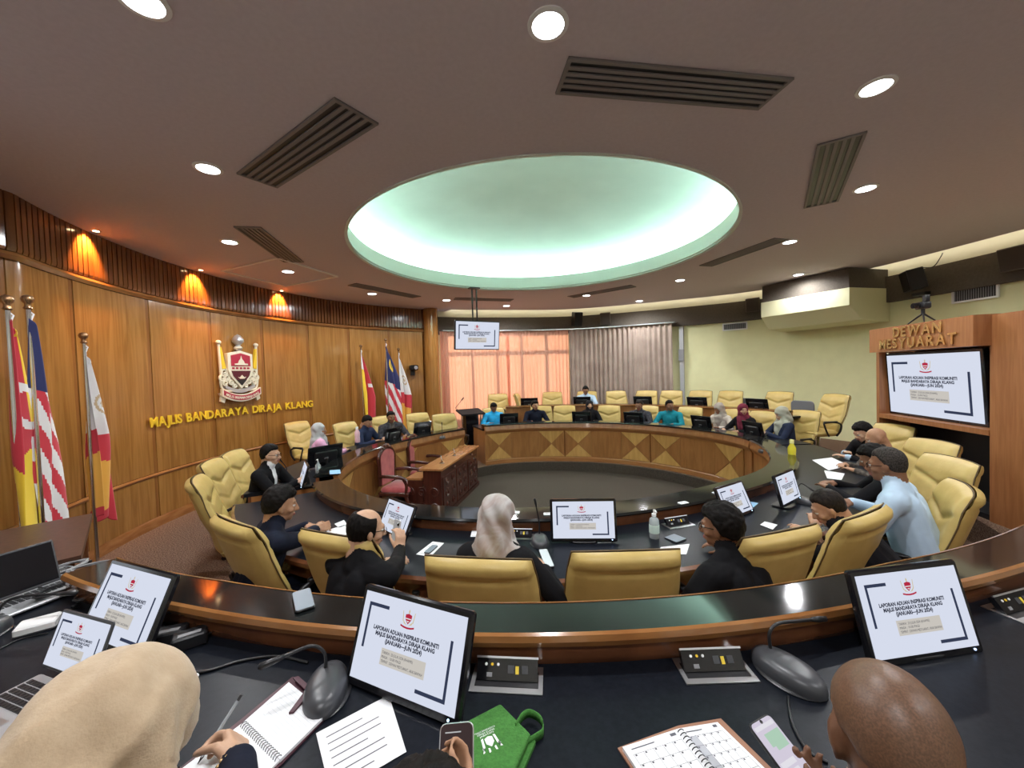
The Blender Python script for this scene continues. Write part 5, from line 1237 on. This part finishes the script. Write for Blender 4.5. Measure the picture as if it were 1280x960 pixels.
def hair_mesh(style, seed=0, fine=1):
    """closed cap: proud of the skull where hair grows, sunk under the skin elsewhere; head space"""
    nu, nv = int(56*fine), int(40*fine); vs = []; fs = []
    ss = lambda a, b, x: (lambda t: t*t*(3-2*t))(min(1, max(0, (x-a)/(b-a))))
    for jv in range(nv+1):
        ph = math.pi*jv/nv
        for i in range(nu):
            t = 2*math.pi*i/nu; d = Vector((math.sin(ph)*math.cos(t), math.sin(ph)*math.sin(t), math.cos(ph)))
            el = d.z; fr = d.y
            if style in ('short', 'full', 'crop'):
                lf, vol = {'short': (.40, .013), 'full': (.34, .022), 'crop': (.44, .006)}[style]
                line = float(np.interp(fr, [-1, -.5, -.15, .08, .3, .55], [-.84, -.78, -.62, -.32, .12, lf]))
                if style == 'crop': vol *= 1+.6*max(0, el)
            elif style == 'bald_ring': line = -.75+.25*max(0, fr); vol = .010
            elif style == 'stubble': line = .30-(.6-fr)*.7; vol = .0018
            else: line = 2; vol = 0
            line += .10*mnoise.noise(d*7+Vector((seed, 9, 1)))
            m = ss(line-.16, line+.24, el) if style != 'bald_ring' else ss(line-.09, line+.07, el)
            if style == 'bald_ring':
                top = ss(.52, .62, el-.35*max(0, -fr)); m = m*(1-top)*(1-ss(.35, .55, fr)); m *= 1-ss(.55, .2, -el)*0
            n = mnoise.noise(d*5+Vector((seed, 0, 0)))*.25+mnoise.noise(Vector((d.x*26, d.y*9, d.z*9))+Vector((seed, 3, 0)))*.12
            base = Vector((d.x*.074, d.y*.092-.012, d.z*(.088+(.030*max(0, -fr+.1) if d.z < 0 else 0))+.028))
            r = -.012*(1-m)**2+m*m*(.0015+vol*(1+n)*(1+.35*max(0, d.z)))
            vs.append(base+d*r)
    for jv in range(nv):
        for i in range(nu): fs.append((jv*nu+i, jv*nu+(i+1) % nu, (jv+1)*nu+(i+1) % nu, (jv+1)*nu+i))
    return vs, fs
def hijab_prims(M, Ms, long=.0):
    B = Body(); Rm = M.to_3x3()
    B.ell(M@Vector((0, -.016, .022)), (.094, .112, .108), 'h', Rm); B.ell(M@Vector((0, .005, -.06)), (.088, .09, .08), 'h', Rm)
    B.cap(M@Vector((0, -.045, -.04)), M@Vector((0, -.045, -.15)), .080, .088, 'h')
    nb = Ms@Vector((0, 0, .50)); B.cap(M@Vector((0, -.02, -.06)), nb+Vector((0, 0, -.02)), .092, .104, 'h')
    for s in (-1, 1): B.cap(nb+Vector((0, 0, -.02)), Ms@Vector((s*.14, .0, .435)), .088, .062, 'h')
    B.cap(nb+(Ms.to_3x3()@Vector((0, .05, -.05))), Ms@Vector((0, .10, .28-long)), .10, .055, 'h')
    B.cap(nb+(Ms.to_3x3()@Vector((0, -.04, -.05))), Ms@Vector((0, -.075, .30)), .09, .05, 'h')
    return B
def glasses_mesh(M):
    mb = MB()
    for s in (-1, 1):
        mb.tube([M@Vector((s*.033+.024*math.cos(a), .098-.10*abs(s*.033+.024*math.cos(a))**1.2*.9, .002+.017*math.sin(a))) for a in [2*math.pi*k/16 for k in range(16)]], .0022, 5, closed=True)
        mb.tube([M@Vector((s*.056, .088, .006)), M@Vector((s*.078, .0, .006))], .0022, 5)
    mb.tube([M@Vector((-.010, .1, .006)), M@Vector((.010, .1, .006))], .0022, 5); return mb
PEOPLE = {}
def person(label, head, face, tier, top, skin=SK_A, hair='short', hairm=None, hijab=None, lean=10, nod=0, turn=0, tilt=0, hands=((-.17, .40, .82), (.17, .40, .82)), curls=(.5, .5), shirt=None, glasses=False,
           voxel=.013, scale=1., female=False, group='people at the meeting', pants=None, vneck=None, short_sleeve=False, collar=None, cuffs=None, fdirs=(None, None), pdirs=(None, None), eyes=True, neck_up=0, fine=1, hands_on=True, seatdrop=0., fold=0, hw=None, famp=1., drape=0., opening=1.):
    """head: ('px', x, y, z) world spot of the head centre; face: heading in degrees (0 looks along +y)"""
    l = R(lean); hip = Vector((0, 0, .56)); u = Vector((0, math.sin(l), math.cos(l)))
    Ms = T(hip)@RX(-l)                                    # torso space: z along the spine
    nb = Ms@Vector((0, 0, .50)); ln = l*.55+R(6)
    hc = nb+Vector((0, math.sin(ln), math.cos(ln)))*(.137+neck_up)
    Mh = T(hc)@RZ(R(turn))@RY(R(tilt))@RX(R(-nod))
    hx, hy = head[0], head[1]; a = R(face); Rz = RZ(a)
    hl = Rz@(hc*scale); loc = Vector((hx-hl.x, hy-hl.y, tier-seatdrop))
    B = Body()
    if hw: hands = tuple(hands[i] if w is None else tuple((Rz.inverted()@(Vector(w)-loc))/scale) for i, w in enumerate(hw))
    B.ell(hip+Vector((0, 0, -.02)), (.175, .15, .13), 'pants' if pants else 'top')
    B.ell(Ms@Vector((0, .01, .14)), (.158 if female else .165, .122, .15), 'top', RX(-l).to_3x3()); B.ell(Ms@Vector((0, .005, .31)), (.168 if female else .185, .122, .16), 'top', RX(-l).to_3x3())
    if female: B.ell(Ms@Vector((0, .06, .28)), (.14, .08, .09), 'top', RX(-l).to_3x3())
    sw = .170 if female else .205; B.cap(hip+Vector((0, 0, .02)), Ms@Vector((0, .0, .30)), .14, .13, 'top')
    for s in (-1, 1): B.cap(hip+Vector((s*.06, -.01, 0)), Ms@Vector((s*.07, -.005, .36)), .115, .115, 'top')
    B.cap(Ms@Vector((-sw+.03, 0, .420)), Ms@Vector((sw-.03, 0, .420)), .084, .084, 'top'); B.cap(Ms@Vector((0, -.014, .44)), Ms@Vector((0, -.010, .535)), .085, .067, 'top')
    for s in (-1, 1): B.cap(Ms@Vector((s*.03, -.01, .50)), Ms@Vector((s*sw*.85, -.005, .44)), .05, .055, 'top')
    B.cap(Ms@Vector((0, -.005, .47)), hc+Vector((0, 0, 0))-Mh.to_3x3()@Vector((0, .015, .05)), .060, .053, 'skin')
    if collar: B.cap(Ms@Vector((0, .0, .50)), Ms@Vector((0, .014, .54)), .068, .063, 'collar')
    head_prims(B, Mh, female, face=eyes, coarse=voxel > .0115)
    for i, s in enumerate((-1, 1)):
        sh = Ms@Vector((s*sw, 0, .43)); w = Vector(hands[i]); el, w = ik(sh, w, .285, .25, Vector((s*.8, -.35, -.75)))
        B.cap(sh, el, .070 if not female else .058, .056, 'top')
        mid = el+(w-el)*.55
        if short_sleeve: B.cap(el, w, .042, .028, 'skin')
        else:
            B.cap(el, w-(w-el)*.06, .055, .041, 'top')
            if cuffs: B.cap(w-(w-el)*.10, w-(w-el)*.02, .042, .041, 'cuff')
        fd = Vector(fdirs[i]) if fdirs[i] else (w-el).normalized()+Vector((-s*.25, 0, -.12)); pd = Vector(pdirs[i]) if pdirs[i] else Vector((0, 0, -1))
        if hands_on: add_hand(B, w, fd, pd, s, curls[i])
        th = Vector((s*.095, .03, .535)); kn = Vector((s*.12, .44, .52)); an = Vector((s*.12, .40, .10)); lt_ = 'pants' if pants else 'top'
        B.cap(th, kn, .085, .062, lt_); B.cap(kn, an, .058, .045, lt_); B.cap(an+Vector((0, -.03, -.06)), an+Vector((0, .14, -.065)), .038, .032, 'shoe')
    tags = ['skin', 'top', 'pants', 'collar', 'cuff', 'eye', 'iris', 'brow', 'lips', 'shoe', 'shirt']
    mats = [skin, top, pants or top, collar or top, cuffs or top, EYEW, EYEB, BROW, LIPS, BLACKPL, shirt or top]
    Mi = np.array(Ms.inverted())
    def ov(C, idx):
        if shirt is None: return idx
        q = C@Mi[:3, :3].T+Mi[:3, 3]; k = (idx == 1) & (q[:, 1] > .03) & (q[:, 2] > .12) & (q[:, 2] < .54) & (np.abs(q[:, 0]) < .012+(q[:, 2]-.12)*(vneck or .14)); idx[k] = 10; return idx
    me = B.mesh('person_body', voxel, 4 if voxel > .009 else 5, mats, tags, ov)
    t = thing('person', label, 'person', loc, a, group); t.scale = (scale,)*3
    link('body', me, t)
    if hijab:
        H = hijab_prims(Mh, Ms); hm = H.mesh('hijab', max(voxel, .009), 8, [hijab], ['h'])
        n = len(hm.vertices); co = np.empty(n*3); hm.vertices.foreach_get('co', co); co = co.reshape(-1, 3)
        Hi = np.array(Mh.inverted()); q = co@Hi[:3, :3].T+Hi[:3, 3]
        cc = np.array([0, .125, -.022]); rr = np.array([.058*opening, .085, .080*opening]); d = (q-cc)/rr; L = np.linalg.norm(d, axis=1); ins = (L < 1) & (q[:, 1] > .0)
        q[ins] = cc+d[ins]/np.maximum(L[ins], .05)[:, None]*rr
        # folds that run down the drape
        nrm = np.empty(n*3); hm.vertices.foreach_get('normal', nrm); nrm = nrm.reshape(-1, 3)
        Hm = np.array(Mh); co2 = q@Hm[:3, :3].T+Hm[:3, 3]
        ang_ = np.arctan2(q[:, 0], -q[:, 1]); low = np.clip((.02-q[:, 2])/.16, 0, 1); fd_ = famp*(.006*np.sin(ang_*7+q[:, 2]*30+fold)*low+.0045*np.sin(ang_*4+q[:, 2]*48+q[:, 0]*30+fold)*(L > 1.1))*np.clip(np.hypot(q[:, 0], q[:, 1])/.075, 0, 1)**2
        if drape:
            rad = np.clip(np.hypot(q[:, 0], q[:, 1])/.07, 0, 1)**2
            fd_ = fd_+drape*rad*np.clip((.09-q[:, 2])/.12, 0, 1)*(.013*(1-np.abs(np.sin(ang_*1.9+q[:, 2]*7+.4)))**1.5+.008*(1-np.abs(np.sin(ang_*3.7-q[:, 2]*12)))**1.5)
            rim = np.exp(-((q[:, 1]-.055)/.007)**2); fd_ = fd_-.004*rim
        co2 += nrm*(fd_*(~ins))[:, None]
        hm.vertices.foreach_set('co', co2.ravel()); hm.update(); link('headscarf', hm, t)
    elif hair:
        vs, fs = hair_mesh(hair, sum(map(ord, label)) % 50, fine); MB().add([Mh@Vector(v) for v in vs], fs).build('hair', hairm or HAIR, t, 180)
    if glasses: glasses_mesh(Mh).build('glasses', BLACKGL, t, 60)
    PEOPLE[label] = (t, Mh, Ms)
    return t
def C_face(p, ex=0): return math.degrees(math.atan2(CY-p[1], CX-p[0]))-90+ex
JK_BLK = cloth_mat('black_suit', (.0045, .0045, .0055), 1.6); JK_NAVY = cloth_mat('navy_suit', (.006, .008, .017), 1.5); JK_NV2 = cloth_mat('navy_jacket', (.016, .024, .055), 1.4)
SH_WHT = cloth_mat('white_shirt', (.68, .68, .70), 1.1); PINKC = cloth_mat('pink_blouse', (.62, .34, .50), 1.15); BLUEC = cloth_mat('bright_blue_shirt', (.03, .36, .68), 1.3); DARKC = cloth_mat('dark_batik', (.022, .022, .026), 3, 26)
TEALC = cloth_mat('teal_shirt', (.008, .16, .20), 1.4); LBLUE = cloth_mat('pale_blue_shirt', (.42, .55, .68), 1.12); BEIGEC = cloth_mat('beige_tunic', (.50, .44, .38), 1.2, 20); NAVYW = cloth_mat('navy_blazer', (.014, .020, .042), 1.4); BATIK2 = cloth_mat('brown_batik', (.045, .038, .032), 3.2, 34)
CAMO = cloth_mat('black_polo', (.006, .006, .008), 1.6)
HJ_GREY = cloth_mat('grey_headscarf', (.42, .43, .44), 1.15, 6, .7); HJ_BLK = cloth_mat('black_headscarf', (.012, .012, .014), 1.5); HJ_BEI = cloth_mat('beige_headscarf', (.36, .31, .27), 1.15); HJ_MAR = cloth_mat('maroon_headscarf', (.13, .018, .035), 1.3); HJ_SAGE = cloth_mat('sage_headscarf', (.36, .36, .29), 1.15)
HJ_SAT = noisy('pale_satin_headscarf', (.27, .20, .17), (.42, .40, .39), (9, 3, 9), 4, .45, sheen=.2, bump=.2, bscale=(14, 6, 14), dist=1.5); HJ_SAND = noisy('sand_headscarf', (.43, .315, .20), (.48, .36, .235), (40, 40, 40), 3, .85, sheen=.25, bump=.15, bscale=(240, 240, 240))
def hpx(px, py, z): return at(px, py, z)
HZ = Z_IN+1.23
# --- head desk by the wood wall
p = hpx(338, 562, HZ+.01); person('man in black suit and glasses with clasped hands at the wood wall', p, -84, Z_IN, JK_BLK, SK_B, 'short', lean=14, nod=4, hands=((-.05, .44, .84), (.05, .45, .85)), shirt=SH_WHT, vneck=.09, collar=SH_WHT, glasses=True, voxel=.009, curls=(.9, .9), fdirs=((.5, .7, 0), (-.5, .7, 0)), pdirs=((.7, 0, -.3), (-.7, 0, -.3)))
p = atr(399, 536, 3.75, 0); person('woman in grey headscarf and pink blouse behind the large monitor', p, -50, Z_IN, PINKC, SK_A, None, hijab=HJ_GREY, female=True, lean=4, turn=-25, voxel=.01)
p = atr(459, 532, 3.72, 0); person('man in navy jacket looking down beside the pink bottle', p, C_face(p, 15), Z_IN, JK_NV2, SK_A, 'short', lean=14, nod=30, voxel=.012)
p = atr(489, 525, 3.75, 0); person('man in dark jacket under the national flag', p, C_face(p, -15), Z_IN, DARKC, SK_D, 'short', shirt=BATIK2, vneck=.12, lean=4, nod=6, voxel=.012)
# --- marquetry desk, far side
def far(px, py, r, label, **k):
    q = atr(px, py, r, 0); ex = k.pop('ex', 0); return person(label, q, C_face(q, ex), k.pop('tier', Z_IN), **k)
far(617, 508, 3.98, 'man in bright blue shirt looking down before the salmon curtain', top=BLUEC, skin=SK_D, nod=28, lean=12)
far(669, 511, 3.98, 'man in dark shirt with tan sleeve turning his head, before the salmon curtain', top=JK_NAVY, skin=SK_A, hair='full', ex=10, turn=15, lean=6)
far(737, 513, 3.95, 'woman in black headscarf behind the marquetry desk', top=JK_BLK, skin=SK_B, hair=None, hijab=HJ_BLK, female=True, turn=20, lean=8)
far(799, 513, 4.05, 'man with greying hair in dark batik before the grey curtain', top=DARKC, skin=SK_D, hair='crop', hairm=HAIRB, lean=8, nod=12)
far(837, 507, 4.16, 'man in teal shirt looking aside before the grey curtain', top=TEALC, skin=SK_D, turn=45, lean=4, ex=10)
far(899, 520, 4.30, 'woman in beige headscarf and pale tunic looking down', top=BEIGEC, skin=SK_D, hair=None, hijab=HJ_BEI, female=True, nod=22, lean=14)
far(929, 520, 4.28, 'woman in maroon headscarf turned to her neighbour', top=JK_BLK, skin=SK_B, hair=None, hijab=HJ_MAR, female=True, turn=55, lean=6)
far(732, 490, 5.22, 'man sitting alone in the back row before the grey curtain', top=LBLUE, skin=SK_D, hair='short', tier=Z_OUT, nod=15, lean=8)
# --- right end of the ring
p = atr(977, 522, 4.3, 0); person('woman in sage headscarf and navy blazer looking at her phone', p, C_face(p, -12), Z_IN, NAVYW, SK_B, None, hijab=HJ_SAGE, female=True, nod=24, lean=6, voxel=.010, hands=((-.05, .36, .86), (.08, .38, .86)))
p = hpx(1078, 531, HZ-.01); person('man in black jacket pointing at papers, beside the television cabinet', p, C_face(p, 8), Z_IN, JK_BLK, SK_B, 'full', lean=30, nod=25, voxel=.011, hands=((-.15, .60, .83), (.10, .45, .83)), cuffs=LBLUE)
p = hpx(1095, 545, HZ-.03); person('bald man in brown batik at the television cabinet', p, C_face(p, 0), Z_IN, BATIK2, SK_A, None, lean=16, nod=22, voxel=.011)
p = hpx(1091, 565, HZ-.03); person('dark-haired man in black leaning over papers beside the blue shirt', p, C_face(p, -4), Z_IN, JK_BLK, SK_D, 'full', lean=26, nod=25, voxel=.010, short_sleeve=False, hands=((-.12, .58, .83), (.12, .56, .83)))
p = hpx(1108, 591, HZ-.02); person('heavy man in pale blue shirt and glasses', p, C_face(p, 2), Z_IN, LBLUE, SK_D, 'crop', hairm=noisy('greying_crop', (.02, .017, .015), (.06, .052, .046), (120, 120, 120), 2, .7, spec=.1), lean=16, nod=6, voxel=.009, glasses=True, scale=1.08, pants=JK_BLK)
p = hpx(1035, 626, 1.30); person('man with cropped hair bending over his crossed arms', p, C_face(p, 10), Z_IN, CAMO, SK_A, 'crop', hairm=HAIRB, lean=42, nod=30, turn=25, voxel=.008, short_sleeve=True, hands=((.14, .52, .86), (-.10, .50, .88)), fine=1.3)
# --- near side of the lower desk, seen from behind
p = hpx(900, 637, HZ+.02); person('man with thick black hair in a black suit, arm across the desk', p, C_face(p, 20), Z_IN, JK_BLK, SK_D, 'full', lean=22, nod=6, turn=18, voxel=.007, hands=((-.30, .42, .84), (.42, .44, .84)), fine=1.6, glasses=True)
p = hpx(622, 648, HZ-.01); person('woman in pale satin headscarf and black blazer seen from behind', p, C_face(p, -8), Z_IN, JK_BLK, SK_B, None, hijab=HJ_SAT, female=True, lean=14, nod=18, turn=-10, voxel=.008, hands=((-.12, .42, .84), (.22, .30, .84)), fold=1, famp=1.6, scale=1.04)
p = hpx(458, 650, HZ-.0); person('balding man in black suit and glasses holding up a phone', p, C_face(p, -12), Z_IN, JK_BLK, SK_B, 'bald_ring', lean=16, nod=10, turn=-22, voxel=.007, hands=((-.16, .42, .84), (.20, .37, .93)), hw=(None, at(495, 664, 1.17)+Vector((.045, -.035, -.10))), curls=(.5, .8), fdirs=(None, (-.15, .25, .95)), pdirs=(None, (-.9, .3, .1)), glasses=True, fine=1.6)
p = hpx(351, 619, HZ-.0); person('man in navy suit with clasped hands on the brown desk', p, C_face(p, -20), Z_IN, JK_NAVY, SK_A, 'full', lean=20, nod=10, turn=-5, voxel=.007, hw=(at(384, 657, 1.06), at(394, 662, 1.05)), curls=(.8, .8), fine=1.5, fdirs=((.6, .5, 0), (-.2, .9, 0)), pdirs=((0, -.3, -1), (-.7, 0, -.4)))
# ================================================================ PEOPLE IN THE FOREGROUND
# shaven-headed man with a phone
p = at(1112, 880, 1.70)
pp = at(985, 950, 1.38)
person('man with shaven brown head seen from above, holding a lit phone', p, -24, Z_OUT, cloth_mat('charcoal_shirt', (.02, .02, .024), 1.4), SK_E, 'stubble', hairm=noisy('scalp_stubble', (.10, .052, .030), (.16, .082, .046), (300, 300, 300), 2, .42, spec=.45), lean=16, nod=16, voxel=.0065, scale=.97, fine=2.0,
       hw=(pp+Vector((.035, -.115, -.070)), pp+Vector((.13, -.16, -.06))), curls=(.55, .5), fdirs=((-.25, .9, .25), (-.3, .9, .2)), pdirs=((.35, -.2, .9), (-.4, -.2, .8)), tilt=0, turn=4)
t = thing('mobile_phone', 'phone with lit chat screen held by the shaven-headed man', 'phone', pp, 0, 'mobile phones', rot=(R(28), 0, R(24)))
MB().rbox((0, 0, 0), (.074, .009, .155), .012, M=RX(R(-90))).build('case', BLACKPL, t, 40)
LILAC = emit('lit_chat_screen', (.80, .74, .88), .40); MB().rbox((0, 0, 0), (.068, .0008, .148), .009, M=T((0, 0, .0049))@RX(R(-90))).build('screen', LILAC, t, 40)
for x, y, w, h, m_ in ((.006, .038, .046, .024, emit('chat_green', (.55, .80, .62), .38)), (.010, .022, .036, .008, emit('chat_green', (.5, .5, .5), .3)), (-.008, -.004, .044, .010, emit('chat_pale', (.9, .88, .95), .42)), (-.010, -.022, .040, .016, emit('chat_pale', (.9, .88, .95), .42)), (0, .062, .060, .008, emit('chat_pale', (.9, .88, .95), .42)), (.026, -.05, .008, .008, emit('chat_teal', (.05, .3, .3), .4))):
    MB().box((x, y, .0056), (w, h, .0004)).build('chat_bubble', m_, t)
MB().ball((0, .070, .0055), (.004, .004, .0004), 10, 6).build('camera_hole', BLACKPL, t)
# woman in a sand-coloured headscarf, writing
p = at(140, 922, 1.70)
nib = at(247, 955, ZO+.013)
wr = at(297, 952, ZO+.055)
pt = at(297, 876, ZO+.10)
hand_d = (nib-wr); hand_d.z = .01
person('woman in sand-coloured headscarf writing in the notebook', p, -6, Z_OUT, JK_NAVY, SK_B, None, hijab=HJ_SAND, female=True, lean=18, nod=42, voxel=.0055, turn=0, fold=.6, famp=1.0, drape=2.4, opening=.8, scale=1.02,
       hw=(None, wr), hands=((-.20, .30, .80), (.2, .3, .8)), curls=(.5, 1.25), fdirs=(None, (-.62, .65, -.05)), pdirs=(None, (-.7, -.3, -.55)))
t = thing('ballpoint_pen', 'clear ballpoint pen held by the writing hand', 'pen', nib)
ax = (pt-nib).normalized(); L_ = .15
MB().cyl(ax*.012, ax*(L_-.012), .0042, n=10).build('barrel', CLEAR, t, 60); MB().cyl(ax*.0, ax*.014, .0008, .0035, n=10).build('tip', BLACKPL, t, 60); MB().cyl(ax*(L_-.014), ax*L_, .0048, .004, n=10).build('end_cap', BLACKPL, t, 60); MB().cyl(ax*.02, ax*(L_-.015), .0018, n=8).build('ink_tube', BLACKPL, t, 60)
bc = wr-Vector((.0, .012, 0)); t = thing('bead_bracelet', 'gold bead bracelet on the writing wrist', 'bracelet', wr)
hd = (RZ(R(-6))@Vector((-.25, .75, -.05))).normalized(); u_ = hd.orthogonal().normalized(); v_ = hd.cross(u_)
for k in range(16):
    a = 2*math.pi*k/16; q = -hd*.022+u_*(.036*math.cos(a))+v_*(.036*math.sin(a)); MB().ball(q, .0055, 10, 6).build('bead', plain('gold_bead', (.75, .5, .25), .25, metal=.8), t, 180)
# black-haired person whose hair shows over the desk edge
p = at(516, 1092, 1.70)
ph = at(570, 962, ZO+.17)
person('person with black hair bending below the tilted monitor', p, -4, Z_OUT, JK_BLK, SK_A, 'full', lean=26, nod=20, voxel=.010, fine=1.6, hw=(None, ph+Vector((.02, -.10, -.03))), curls=(.5, .9), fdirs=(None, (-.05, .9, .3)), pdirs=(None, (-.8, 0, .5)))
t = thing('mobile_phone', 'phone with dark contact list standing before the green bag', 'phone', ph, 0, 'mobile phones', rot=(R(38), 0, R(4)))
MB().rbox((0, 0, 0), (.076, .009, .155), .013, M=RX(R(-90))).build('case', ALU, t, 40); MB().rbox((0, 0, 0), (.071, .0008, .150), .011, M=T((0, 0, .0049))@RX(R(-90))).build('screen', plain('dark_maroon_screen', (.03, .016, .016), .5, spec=.1), t, 40)
for y, w in ((.060, .05), (.046, .03), (.028, .04), (.016, .045), (.0, .05), (-.014, .035)): MB().box((-.008, y, .0055), (w*.7, .0022, .0004)).build('list_line', emit('list_text', (.8, .8, .8), .3), t)
# phone held up by the balding man
bt, Mh, Ms = PEOPLE['balding man in black suit and glasses holding up a phone']
q = at(495, 664, 1.17); t = thing('mobile_phone', 'pale grey phone held up by the balding man', 'phone', q, 0, 'mobile phones', rot=(R(74), 0, R(-38)))
MB().rbox((0, 0, 0), (.074, .009, .155), .012, M=RX(R(-90))).build('case', plain('pale_phone_back', (.45, .46, .48), .25), t, 40); MB().rbox((.018, .05, .006), (.02, .02, .006), .005).build('camera_bump', BLACKGL, t, 40)
